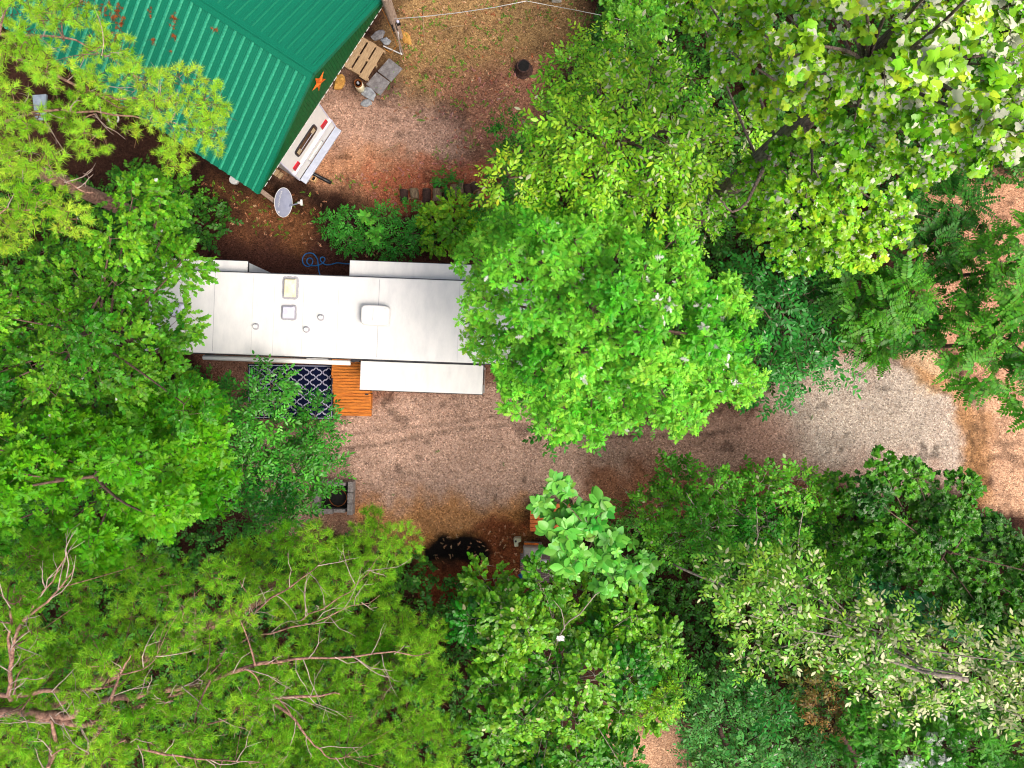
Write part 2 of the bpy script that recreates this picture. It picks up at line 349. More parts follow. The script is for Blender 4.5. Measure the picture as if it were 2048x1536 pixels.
def make_proto(kind, out, r):
    U = r.uniform; p = Proto()
    if kind == 'whorl':            # leaves radiating round a twig tip
        n = r.integers(7, 11); p.stick((-.9, 0, -.25), (0, 0, 0), .03)
        for i in range(n):
            p.leaf(out, U(.8, 1.1), (U(-.12, .05), U(-.05, .05), U(-.04, .06)), i * 2.4 + U(-.3, .3), U(-.35, .45), U(-.5, .5), U(.15, .45), U(.05, .3))
    elif kind == 'alt':            # leaves alternating along a twig
        n = r.integers(6, 9); p.stick((-.4, 0, -.05), (n * .36, 0, .05), .022)
        for i in range(n):
            s = 1 if i % 2 else -1
            p.leaf(out, U(.75, 1.1), (i * .36, 0, U(-.05, .05)), s * U(.6, 1.25), U(-.35, .3), s * U(-.2, .6), U(.15, .45), U(.05, .3))
        p.leaf(out, 1.0, (n * .36, 0, 0), U(-.2, .2), U(-.3, .3), U(-.4, .4), .3, .15)
    elif kind == 'pinn':           # feather-like compound leaves
        for k in range(3):
            az = U(-1.5, 1.5); ca, sa = math.cos(az), math.sin(az); n = 9; dz = U(-.25, .2)
            p.stick((0, 0, 0), (ca * 4.6, sa * 4.6, dz * 4.6), .03)
            for i in range(n):
                q = .7 + i * .44; pos = (ca * q, sa * q, dz * q - .02 * q * q); L = U(.85, 1.1) * (1.25 - .05 * i)
                for s in (-1, 1): p.leaf('ell', L, pos, az + s * U(1.05, 1.3), U(-.25, .1), s * .2, .2, .15)
            p.leaf('ell', .9, (ca * 4.6, sa * 4.6, dz * 4.6 - .4), az, -.1, 0)
    elif kind == 'tuft':           # pine needles round a twig tip
        p.stick((-2.2, 0, -.2), (0, 0, 0), .05)
        for i in range(64):
            d = r.normal(size=3); d[0] = d[0] * .7 + .75; d[2] = d[2] * .8 + .3; d /= np.linalg.norm(d)
            p.n = i % 6; p.needle((-U(0, 1.1), 0, 0), d, U(.7, 1.1), .036)
        p.n = 6
    return p.done()
class Acc:
    def __init__(s): s.V = []; s.Cc = []; s.L = []; s.S = []; s.nv = 0; s.nl = 0
    def inst(s, protos, P, R, S, Cl, r, var=.22, palep=0.0, pale=(.6, .65, .5), stem=(.16, .09, .05)):
        pick = r.integers(0, len(protos), len(P)); Cl = np.asarray(Cl)
        for k, pr in enumerate(protos):
            ix = np.nonzero(pick == k)[0]; n = len(ix)
            if not n: continue
            V = np.einsum('nij,vj->nvi', R[ix], pr.v) * S[ix][:, None, None] + P[ix][:, None, :]
            lf = 1 + r.normal(size=(n, pr.n)) * var; lf = np.clip(lf, .45, 1.7)
            hue = r.normal(size=(n, pr.n)) * .12
            col = Cl[ix][:, None, :] * lf[:, :, None] * 1.15; col[..., 0] *= (1 + hue * 1.6).clip(.5, 1.6)
            if palep is not None:
                pp = palep[ix][:, None] if isinstance(palep, np.ndarray) else palep
                pm = r.random((n, pr.n)) < pp
                col[pm] = np.array(pale) * r.uniform(.7, 1.1, (pm.sum(), 1))
            cv = col[:, pr.l, :]; cv[:, pr.st == 1, :] = stem
            nv = pr.v.shape[0]; off = s.nv + np.arange(n) * nv
            s.V.append(V.reshape(-1, 3)); s.Cc.append(cv.reshape(-1, 3)); s.L.append((pr.loops[None] + off[:, None]).ravel())
            s.S.append(np.tile(pr.cnt, n)); s.nv += nv * n
    def build(s, name, m, parent=None):
        cnt = np.concatenate(s.S); st = np.concatenate([[0], np.cumsum(cnt)[:-1]])
        me = bpy.data.meshes.new(name); raw_mesh(me, np.concatenate(s.V), np.concatenate(s.L), st, np.clip(np.concatenate(s.Cc), 0.002, .85))
        me.materials.append(m); o = bpy.data.objects.new(name, me); C.objects.link(o); o.parent = parent
        return o
PROTO = {}
def protos(kind, out):
    if (kind, out) not in PROTO:
        r = np.random.default_rng(len(PROTO) + 31); PROTO[(kind, out)] = [make_proto(kind, out, r) for _ in range(7)]
    return PROTO[(kind, out)]
def darts(poly, sp, r, margin=0, tries=7000):
    xs = [p[0] for p in poly]; ys = [p[1] for p in poly]
    A = (max(xs) - min(xs)) * (max(ys) - min(ys)); n = int(A / sp / sp * 7) + 60
    x = r.uniform(min(xs), max(xs), n); y = r.uniform(min(ys), max(ys), n)
    k = inside(poly, x, y)
    if margin: k &= edged(poly, x, y) > margin
    x, y = x[k], y[k]; out = []; cell = {}
    for a, b in zip(x, y):
        i, j = int(a // sp), int(b // sp); ok = True
        for di in (-1, 0, 1):
            for dj in (-1, 0, 1):
                for (u, v) in cell.get((i + di, j + dj), ()):
                    if (u - a) ** 2 + (v - b) ** 2 < sp * sp: ok = False
        if ok: cell.setdefault((i, j), []).append((a, b)); out.append((a, b))
    return np.array(out)
EXCL = []
def bez(a, b, c, n=6):
    return [a * (1 - t) ** 2 + b * 2 * t * (1 - t) + c * t * t for t in [i / (n - 1) for i in range(n)]]

def wobble(pts, rad, r):
    P, R_ = [], []
    for i in range(len(pts) - 1):
        p0, p1, p2, p3 = pts[max(i - 1, 0)], pts[i], pts[i + 1], pts[min(i + 2, len(pts) - 1)]
        for t in (0, .25, .5, .75):
            q = .5 * ((2 * p1) + (p2 - p0) * t + (2 * p0 - 5 * p1 + 4 * p2 - p3) * t * t + (3 * p1 - p0 - 3 * p2 + p3) * t ** 3)
            P.append(q + Vector(r.normal(size=3)) * .022 * (p2 - p1).length); R_.append((rad[i] * (1 - t) + rad[i + 1] * t) * r.uniform(.9, 1.12))
    return P + [pts[-1]], R_ + [rad[-1]]
def tree(name, label, cat, poly, z0, z1, kind, out, L, cols, sp=70, fall=120, cover=1.5, inner=.6, depth=2.0, base=None, trunk_r=.12, bark='bark',
         leaf='leaf', palep=0.0, pale=(.55, .62, .42), palefn=None, group=None, seed=1, zfn=None, limbs=True, twig=.35, stem=(.16, .09, .05), var=.22,
         extra=(), twr=.011, flat=.5, trunk_top=None, jit=.6, updroop=(.45, -.45), margin=None, holes=(), trunks=None):
    r = np.random.default_rng(seed); pr = protos(kind, out)
    D = darts(poly, sp, r, margin=sp * .28 if margin is None else margin)
    for h in holes: D = D[~inside(h, D[:, 0], D[:, 1])]
    d = edged(poly, D[:, 0], D[:, 1]); u = np.clip(d / fall, 0, 1); dome = np.sqrt(np.clip(1 - (1 - u) ** 2, 0, 1))
    zb = z0 + (z1 - z0) * dome + r.normal(size=len(D)) * jit
    if zfn is not None: zb = zb + zfn(D[:, 0], D[:, 1])
    B = Wn(D[:, 0], D[:, 1], zb)
    cen = np.array([B[:, 0].mean(), B[:, 1].mean()])
    bp = W(*base) if base else Vector((cen[0], cen[1], 0))
    root = thing(name, label, cat, (bp.x, bp.y, 0), 0, group); o0 = np.array([bp.x, bp.y, 0])
    acc = Acc(); wood = MB(); dead = MB()
    area = {'whorl': 2.6, 'alt': 4.2, 'pinn': 14.0, 'tuft': 2.6}[kind] * L * L
    c1, c2 = np.array(cols[0]), np.array(cols[1])
    Ps, As, Ts, Cs, Pp = [], [], [], [], []
    topz = trunk_top or float(np.percentile(zb, 80)) - .8
    EX = []
    for pl, rad in extra:
        if kind != 'tuft': break
        for (pa, ra), (pb, rb) in zip(zip(pl[:-1], rad[:-1]), zip(pl[1:], rad[1:])):
            for t in (0, .25, .5, .75): EX.append([*(W(*pa) * (1 - t) + W(*pb) * t), ra * (1 - t) + rb * t])
    EX = np.array(EX)
    for i in range(len(D)):
        R = sp * (H - zb[i]) / F * .80; n = max(3, int(cover * 1.9 * math.pi * R * R / area))
        a = r.uniform(0, 2 * math.pi, n); q = R * np.sqrt(r.random(n))
        P = B[i] + np.stack([q * np.cos(a), q * np.sin(a), -flat * q * q / R + r.normal(size=n) * .10 * R - r.exponential(.10, n) * R], -1)
        Ps.append(P); As.append(a + r.normal(size=n) * .55); qq = q / R
        Ts.append(updroop[0] * (1 - qq) + updroop[1] * qq + r.normal(size=n) * .25)
        bt = np.clip(r.normal(.5, .28), 0, 1); Cs.append(np.tile(c1 * (1 - bt) + c2 * bt, (n, 1)) * r.uniform(.85, 1.15, (n, 1)))
        if limbs:
            bv = Vector(B[i] - o0); k = min(topz, max(bv.z * .45, bv.z - math.hypot(bv.x, bv.y) * r.uniform(.3, .7) - .4))
            A0 = Vector((0, 0, k)); rr = trunk_r * .22 + .008
            if len(EX):
                dd_ = ((EX[:, :3] - B[i]) ** 2).sum(1) + 1e3 * (EX[:, 3] < 0); jx = int(np.argmin(dd_))
                if dd_[jx] > 7: continue
                A0 = Vector(EX[jx, :3] - o0); rr = min(EX[jx, 3] * .6, .022)
            mid = (A0 + bv) * .5 + Vector((r.normal() * .15, r.normal() * .15, r.uniform(-.1, .5) * (bv - A0).length * .3))
            pts = bez(A0, mid, bv - Vector((0, 0, .05)))
            wood.tube(pts, [rr * (1 - .13 * j) for j in range(6)], 5, caps=False)
        od = np.argsort(q); net = [B[i]]
        for j in od:
            if r.random() < twig:
                k = int(np.argmin(((np.array(net) - P[j]) ** 2).sum(1))); b0 = Vector(net[k] - o0); e = Vector(P[j] - o0); net.append(P[j])
                m = (e + b0) * .5 + Vector((r.normal(), r.normal(), r.normal() * .6)) * (e - b0).length * .08; tw = twr * (1 - .55 * q[j] / R)
                wood.tube([b0, m, e], [tw, tw * .75, tw * .45], 3, caps=False)
    if inner:
        xs = [p[0] for p in poly]; ys = [p[1] for p in poly]; zm = (z0 + z1) / 2
        Apx = (max(xs) - min(xs)) * (max(ys) - min(ys)) * ((H - zm) / F) ** 2; n = int(inner * 1.7 * Apx / area)
        x = r.uniform(min(xs), max(xs), n); y = r.uniform(min(ys), max(ys), n); k = inside(poly, x, y) & (edged(poly, x, y) > sp * .3)
        for h in holes: k &= ~inside(h, x, y)
        x, y = x[k], y[k]; n = len(x); dd = np.clip(edged(poly, x, y) / fall, 0, 1)
        z = z0 + (z1 - z0) * np.sqrt(1 - (1 - dd) ** 2) - r.uniform(.3, depth, n) * np.clip(.3 + dd, 0, 1)
        if zfn is not None: z = z + zfn(x, y)
        z = np.maximum(z, .25)
        Ps.append(Wn(x, y, z)); As.append(r.uniform(0, 6.28, n)); Ts.append(r.normal(size=n) * .35)
        bt = r.random((n, 1)); Cs.append((c1 * (1 - bt) + c2 * bt))
    P = np.concatenate(Ps); A = np.concatenate(As); T = np.concatenate(Ts); Cl = np.concatenate(Cs); n = len(P)
    if palefn is not None:
        s = F / (H - P[:, 2]); palep = palefn(P[:, 0] * s + 1024, 768 - P[:, 1] * s).clip(0, 1)
        if out == 'oak': palep = np.where(r.random(n) < palep * .8, .7, .004)
    acc.inst(pr, P - o0, rotm(A, T, r.normal(size=n) * .35), L * np.clip(r.normal(.98, .2, n), .5, 1.5), Cl, r, var, palep, pale, stem)
    if trunks is None:
        pts = [Vector((0, 0, 0)), Vector((r.normal() * .06, r.normal() * .06, topz * .4)), Vector((r.normal() * .1, r.normal() * .1, topz * .75)), Vector((0, 0, topz))]
        wood.tube(pts, [trunk_r * 1.15, trunk_r, trunk_r * .75, trunk_r * .4], 10)
    else:
        for pl, rad in trunks:
            wood.tube([W(*q) - bp for q in pl], rad, 9)
    if kind == 'tuft':
        for pl, rad in extra:
            for (pa, ra), (pb, rb) in zip(zip(pl[:-1], rad[:-1]), zip(pl[1:], rad[1:])):
                A_, B_ = W(*pa) - bp, W(*pb) - bp; L_ = (B_ - A_).length
                for _ in range(int(L_ * 3.2)):
                    t = r.random(); q0 = A_.lerp(B_, t); ax = (B_ - A_).normalized(); sd = ax.cross(Vector((0, 0, 1))) * (1 if r.random() < .5 else -1)
                    d_ = (ax * r.uniform(.2, 1) + sd * r.uniform(.3, 1) + Vector((0, 0, r.uniform(-.2, .5)))).normalized(); ln = r.uniform(.25, 1.1); pts = [q0]
                    for k in range(4):
                        d_ = (d_ + Vector(r.normal(size=3)) * .25).normalized(); pts.append(pts[-1] + d_ * ln / 4)
                        if k in (1, 2) and r.random() < .7:
                            e_ = (d_ + Vector(r.normal(size=3)) * .7).normalized(); dead.tube([pts[-1], pts[-1] + e_ * ln * .18, pts[-1] + e_ * ln * .32 + Vector(r.normal(size=3)) * .03], [.006, .004, .003], 3, caps=False)
                    dead.tube(pts, [.011, .010, .008, .006, .003], 4, caps=False)
    for pl, rad in extra: wood.tube(*wobble([W(q[0], q[1], q[2] - (.55 if kind == 'tuft' else 0)) - bp for q in pl], [x * (.8 if kind == 'tuft' else 1) for x in rad], r), 7)
    wood.build('trunk', M[bark], root, smooth=True)
    if dead.v: dead.build('bare_twigs', M['twig'], root)
    acc.build('crown', M[leaf], root)
    return root

make_ground()

# ------------------------------------------------------------------ white fifth-wheel trailer
RV_A = math.atan2(-20, 530)                     # its long axis runs slightly down to the right
def rvpt(px, py, z): return W(px, py, z)
def make_rv():
    zr = 3.55
    left = W(300, 620, zr); o = W(690, 634, zr); o.z = 0
    root = thing("travel_trailer", "long white travel trailer with flat roof and slide-outs parked beside the gravel drive", "trailer", o, RV_A)
    ca, sa = math.cos(-RV_A), math.sin(-RV_A)
    def loc(px, py, z):
        p = W(px, py, z) - o; return (p.x * ca - p.y * sa, p.x * sa + p.y * ca)
    y1 = loc(690, 552.5, zr)[1]; y0 = loc(690, 716.5, zr)[1]; x0 = loc(292, 620, zr)[0]; x1 = loc(1085, 650, zr)[0]
    b = MB(); b.box(((x0 + x1) / 2, (y0 + y1) / 2, (zr + .75) / 2 - .03), (x1 - x0 - .06, y1 - y0 - .08, zr - .81)); b.build("body", M['side_white'], root, .03)
    r = MB(); r.box(((x0 + x1) / 2, (y0 + y1) / 2, zr - .03), (x1 - x0, y1 - y0, .07)); r.build("roof", M['rv_white'], root, .03)
    t = MB()
    for yy, dz in ((y0 - .018, 0), (y1 + .012, 0)): t.box(((x0 + x1) / 2, yy, zr - .075), (x1 - x0 - .04, .03, .07))
    t.build("gutter_rail", M['dark'], root)
    for px, dk in ((428, .012), (606, .006), (676, .006), (757, .014), (918, .006), (505, .005), (548, .005)):
        s = MB(); xx = loc(px, 620, zr)[0]; s.box((xx, (y0 + y1) / 2, zr + .006), (dk, y1 - y0 - .12, .004)); s.build("roof_seam", M['sealant'], root)
    und = MB(); und.box(((x0 + x1) / 2, (y0 + y1) / 2, .55), (x1 - x0 - .5, .9, .25)); und.build("chassis", M['dark'], root)
    for xx in (0.6, 1.6):
        for yy in (y0 + .12, y1 - .12):
            wq = MB(); R = Matrix.Rotation(math.pi / 2, 3, 'X')
            prof = [(0.12, -.1), (.30, -.11), (.35, -.08), (.35, .08), (.30, .11), (.12, .1)]
            vs = MB(); vs.lathe(prof); wq.add([R @ Vector(v) + Vector((xx, yy, .36)) for v in vs.v], vs.f); wq.build("wheel", M['black'], root, smooth=False)
    # slide-outs: (pixel corners of the top, top height, bottom height)
    def slide(pA, pB, y_out_px, z, zb, inner_y, win=False):
        xa, yo = loc(pA, y_out_px, z); xb = loc(pB, y_out_px, z)[0]; yi = inner_y
        q = MB(); q.box(((xa + xb) / 2, (yo + yi) / 2, (z + zb) / 2 - .02), (xb - xa - .04, abs(yo - yi) - .02, z - zb - .04)); so_ = q.build("slide_out", M['side_white'], root, .02)
        q = MB(); q.box(((xa + xb) / 2, (yo + yi) / 2, z), (xb - xa, abs(yo - yi) + .01, .05)); q.build("slide_roof", M['rv_white'], so_, .015)
        q = MB(); sg = -1 if yo < yi else 1
        q.box(((xa + xb) / 2, yo + sg * .012, z - .05), (xb - xa + .02, .03, .05)); q.box((xb + .012, (yo + yi) / 2, z - .05), (.025, abs(yo - yi), .04)); q.build("slide_trim", M['dark'], so_)
        if win:
            q = MB(); q.box((xb - .008, (yo + yi) / 2 + .08, z - .75), (.03, abs(yo - yi) * .55, .8)); q.build("window", M['glass'], so_)
        return so_
    slide(330, 496, 516.5, 3.15, .95, y1 - .02)
    slide(700, 966, 521, 3.2, .9, y1 - .02)
    slide(719.5, 965, 779, 3.1, .85, y0 - .055, True)
    q = MB(); xa_, xb_ = loc(719.5, 779, 3.1)[0], loc(965, 779, 3.1)[0]; q.box(((xa_ + xb_) / 2, y0 - .01, 2.0), (xb_ - xa_ - .06, .12, 2.05)); q.build('slide_gap_shade', M['dark'], root)  # dark strip added to paint the shade in the gap beside the slide-out
    # awning
    ax0, ay0 = loc(409, 707.5, 3.3); ax1 = loc(702, 719, 3.3)[0]
    aw = MB(); aw.tube([(ax0, y0 - .13, 3.36), (ax1, y0 - .13, 3.36)], .075, 14); a_ = aw.build("awning", M['white'], root, smooth=True)
    for xx in (ax0 + .06, ax1 + .04):
        q = MB(); q.box((xx, y0 - .06, 3.2), (.05, .10, .3)); q.box((xx, y0 - .04, 2.0), (.05, .04, 2.2)); q.build("awning_bracket", M['dark'], a_)
    q = MB(); q.box((ax1 + .16, y0 - .05, 3.38), (.2, .08, .08)); q.build("awning_motor", M['dark'], a_)
    # roof fittings
    def flange(cx, cy, w_, d_, nm, par, seed):
        rr = random.Random(seed); pts = []
        for k in range(40):
            a = 2 * math.pi * k / 40; cx_, sx_ = math.cos(a), math.sin(a)
            m_ = (abs(cx_) ** 7 + abs(sx_) ** 7) ** (-1 / 7) * (1 + rr.uniform(-.03, .03)); pts.append((cx + w_ / 2 * m_ * cx_, cy + d_ / 2 * m_ * sx_))
        q = MB(); q.prism(pts, zr + .004, zr + .016); return q.build(nm, M['sealant'], par)
    cx, cy = loc(581, 576, zr); sk = MB(); rw, rd = .36, .57
    sk.prism([(cx - rw / 2, cy - rd / 2), (cx + rw / 2, cy - rd / 2), (cx + rw / 2, cy + rd / 2), (cx - rw / 2, cy + rd / 2)], zr + .016, zr + .12, top=.84)
    k_ = sk.build("skylight", M['cream'], root, .02); flange(cx, cy, .50, .70, "sealant_ring", k_, 1)
    for px, py, nm_ in ((578, 625, 1), (357, 620, 2)):
        cx, cy = loc(px, py, zr); q = MB(); e = .19
        q.prism([(cx - e, cy - e), (cx + e, cy - e), (cx + e, cy + e), (cx - e, cy + e)], zr + .022, zr + .13, top=.80)
        vh = q.build("vent_hatch", M['greyplastic'], root, .025); flange(cx, cy, .47, .47, "sealant_ring", vh, nm_ + 3)
        q = MB(); e = .205; q.prism([(cx - e, cy - e), (cx + e, cy - e), (cx + e, cy + e), (cx - e, cy + e)], zr + .016, zr + .05); q.build("hatch_frame", M['sealant'], vh)
    for px, py in ((512, 653), (613, 659), (642, 635)):
        cx, cy = loc(px, py, zr); q = MB(); q.lathe([(.062, .0), (.062, .09), (.05, .11), (.045, .125)], (cx, cy, zr + .01), 16); pv = q.build("vent_pipe", M['white'], root)
        q = MB(); q.lathe([(.105, .0), (.10, .02), (.07, .03)], (cx, cy, zr + .004), 16); q.build("sealant_ring", M['sealant'], pv)
    cx, cy = loc(753.5, 632, zr); aw_, ad_ = .88, .60
    q = MB(); pts = []
    for k in range(48):
        a = 2 * math.pi * k / 48; m_ = (abs(math.cos(a)) ** 9 + abs(math.sin(a)) ** 9) ** (-1 / 9); xx = m_ * math.cos(a); yy = m_ * math.sin(a)
        pts.append((cx + aw_ / 2 * xx, cy + ad_ / 2 * yy * (1.0 + .05 * math.cos(xx * 2))))
    q.prism(pts, zr + .05, zr + .33, top=.93); ac = q.build("air_conditioner", M['white'], root, .04)
    q = MB(); q.box((cx, cy, zr + .03), (.7, .5, .06)); q.build("base_pan", M['dark'], ac)
    for sx, sy in ((-.37, .22), (-.38, -.2), (.02, -.22), (.30, .2)):
        q = MB(); q.lathe([(.012, 0), (.010, .012)], (cx + sx, cy + sy, zr + .325), 8); q.build("screw", M['sealant'], ac)
    q = MB(); q.box((cx - .05, cy + .02, zr + .331), (.012, .38, .008)); q.build("panel_seam", M['sealant'], ac)
    # entry door on the drive side
    dx = loc(690, 716, zr)[0]; q = MB(); q.box((dx, y0 + .03, 1.75), (.66, .05, 1.9)); d_ = q.build("door", M['white'], root, .02)
    q = MB(); q.box((dx + .25, y0 - .005, 1.7), (.09, .04, .12)); q.build("handle", M['dark'], d_)
    # bits of dirt on the roof
    return root
make_rv()

# ------------------------------------------------------------------ green roofed carport
D_ = Vector((.8365, -.548, 0)); ANG = math.atan2(D_.y, D_.x)     # ridge direction, pointing out of the open gable
def make_carport():
    apex = W(626, 147, 4.25); eave = W(510, 383.5, 3.0); z_e, z_a = 3.0, 4.25
    e2 = Vector((2 * apex.x - eave.x, 2 * apex.y - eave.y, 3.0))
    org = Vector((apex.x, apex.y, 0)); half = (Vector((e2.x, e2.y, 0)) - Vector((eave.x, eave.y, 0))).length / 2
    root = thing("carport_building", "open carport building with ribbed green metal gable roof, trailer parked inside", "building", org, ANG)
    L = 15.0; rise = z_a - z_e; sl = math.hypot(half, rise)
    for sgn in (-1, 1):                              # local: +x towards the gable end, y across; -1 = lower-left slope
        q = MB(); th = .03
        def sp_(x, s, h):                             # s: distance down slope from the ridge, h: height off the sheet
            c_, s_ = half / sl, rise / sl; return (x, sgn * (s * c_ + h * s_), z_a - s * s_ + h * c_)
        def slab(xa, xb, sa, sb, ha, hb):
            vs = [sp_(x, s, h) for h in (ha, hb) for x, s in ((xa, sa), (xb, sa), (xb, sb), (xa, sb))]
            f = [(0, 3, 2, 1), (4, 5, 6, 7), (0, 1, 5, 4), (1, 2, 6, 5), (2, 3, 7, 6), (3, 0, 4, 7)]
            if sgn > 0: f = [tuple(reversed(k)) for k in f]
            q.add(vs, f)
        slab(-L, 0, .02, sl, -th, 0)
        x = -.17
        while x > -L + .1:
            vs = []; 
            for s in (.10, sl + .004):
                vs += [sp_(x - .05, s, .001), sp_(x - .022, s, .036), sp_(x + .022, s, .036), sp_(x + .05, s, .001)]
            f = [(0, 1, 5, 4), (1, 2, 6, 5), (2, 3, 7, 6), (4, 5, 6, 7), (3, 2, 1, 0)]
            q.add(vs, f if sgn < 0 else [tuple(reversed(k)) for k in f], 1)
            for m_ in (.10, .20):                    # minor ribs between the major ones
                for s0, s1 in ((.10, sl),):
                    vs = [sp_(x - m_ - .012, s0, .001), sp_(x - m_, s0, .004), sp_(x - m_ + .012, s0, .001), sp_(x - m_ - .012, s1, .001), sp_(x - m_, s1, .004), sp_(x - m_ + .012, s1, .001)]
                    f = [(0, 1, 4, 3), (1, 2, 5, 4)]; q.add(vs, f if sgn < 0 else [tuple(reversed(k)) for k in f])
            x -= .305
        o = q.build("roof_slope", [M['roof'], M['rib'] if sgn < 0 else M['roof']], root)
        q = MB(); slab(-.11, .03, .02, sl + .01, .032, .044); slab(.015, .03, .02, sl + .01, -.10, .032); q.build("rake_trim", M['roof'], o)
    q = MB()
    for sgn in (-1, 1):
        c_, s_ = half / sl, rise / sl
        P0 = (0, z_a + .052); P1 = (sgn * .20 * c_, z_a + .052 - .20 * s_)
        vs = [(-L, P0[0], P0[1]), (.035, P0[0], P0[1]), (.035, P1[0], P1[1]), (-L, P1[0], P1[1]), (-L, P0[0], P0[1] - .012), (.035, P0[0], P0[1] - .012), (.035, P1[0], P1[1] - .012), (-L, P1[0], P1[1] - .012)]
        f = [(0, 1, 2, 3), (7, 6, 5, 4), (1, 5, 6, 2), (3, 2, 6, 7)]; q.add(vs, [tuple(reversed(k)) for k in f] if sgn > 0 else f)
    q.tube([(-L, 0, z_a + .055), (.03, 0, z_a + .055)], .028, 8); q.build("ridge_cap", M['roof'], root)
    g = MB(); gi = -.03; g.add([(gi, -half + .06, z_e - .2), (gi, half - .06, z_e - .2), (gi, half - .06, z_e), (gi, 0, z_a - .05), (gi, -half + .06, z_e), (gi - .05, -half + .06, z_e - .2), (gi - .05, half - .06, z_e - .2), (gi - .05, half - .06, z_e), (gi - .05, 0, z_a - .05), (gi - .05, -half + .06, z_e)], [(0, 1, 2, 3, 4), (9, 8, 7, 6, 5), (0, 5, 6, 1)])
    for k in range(-30, 31):
        y = k * .115; zt = z_a - .06 - abs(y) / half * rise
        if zt > z_e - .1: g.box((gi + .006, y, (zt + z_e - .19) / 2), (.014, .018, zt - z_e + .19))
    gp = g.build("gable_panel", M['gable'], root)
    q = MB(); y = -half + .3
    while y < half - .2:
        q.box((gi + .016, y + .09, z_e - .205), (.012, .16, .022)); y += .232
    q.build("edge_trim", M['white'], gp)
    for sgn in (-1, 1):
        for xx in (-.12, -4.8, -9.6):
            q = MB(); q.box((xx, sgn * (half - .14), 1.49), (.14, .14, 2.98)); q.build("post", M['greywood'], root, .01)
        q = MB(); q.box((-L / 2, sgn * (half - .14), 2.93), (L - .3, .09, .12)); q.build("eave_beam", M['greywood'], root)
    return root, half
CARPORT, HALF = make_carport()
def carp(x, y, z):
    ca, sa = math.cos(ANG), math.sin(ANG); l = CARPORT.location
    return Vector((l.x + x * ca - y * sa, l.y + x * sa + y * ca, z))
def make_star():
    p = carp(.0, -.02, 0); c = W(639, 163, 3.72); q = MB(); vs = []; R0, R1 = .36, .145
    for k in range(10):
        a = math.pi / 2 + k * math.pi / 5 + .12; r = R0 if k % 2 == 0 else R1; vs.append((0, r * math.cos(a), r * math.sin(a)))
    vs += [(.07, 0, 0), (-.005, 0, 0)]
    fs = [(k, (k + 1) % 10, 10) for k in range(10)] + [((k + 1) % 10, k, 11) for k in range(10)]
    q.add(vs, fs); o = q.build("barn_star", M['rust']); loc = carp(.005, 0, 3.62)
    d = Vector((c.x, c.y, 0)) - Vector((CARPORT.location.x, CARPORT.location.y, 0)); yy = d.dot(Vector((-math.sin(ANG), math.cos(ANG), 0)))
    o.location = carp(.0, yy, 3.62); o.rotation_euler = (0, 0, ANG)
    tag(o, "rusty orange five-pointed metal star hung on the green gable", "star")
make_star()

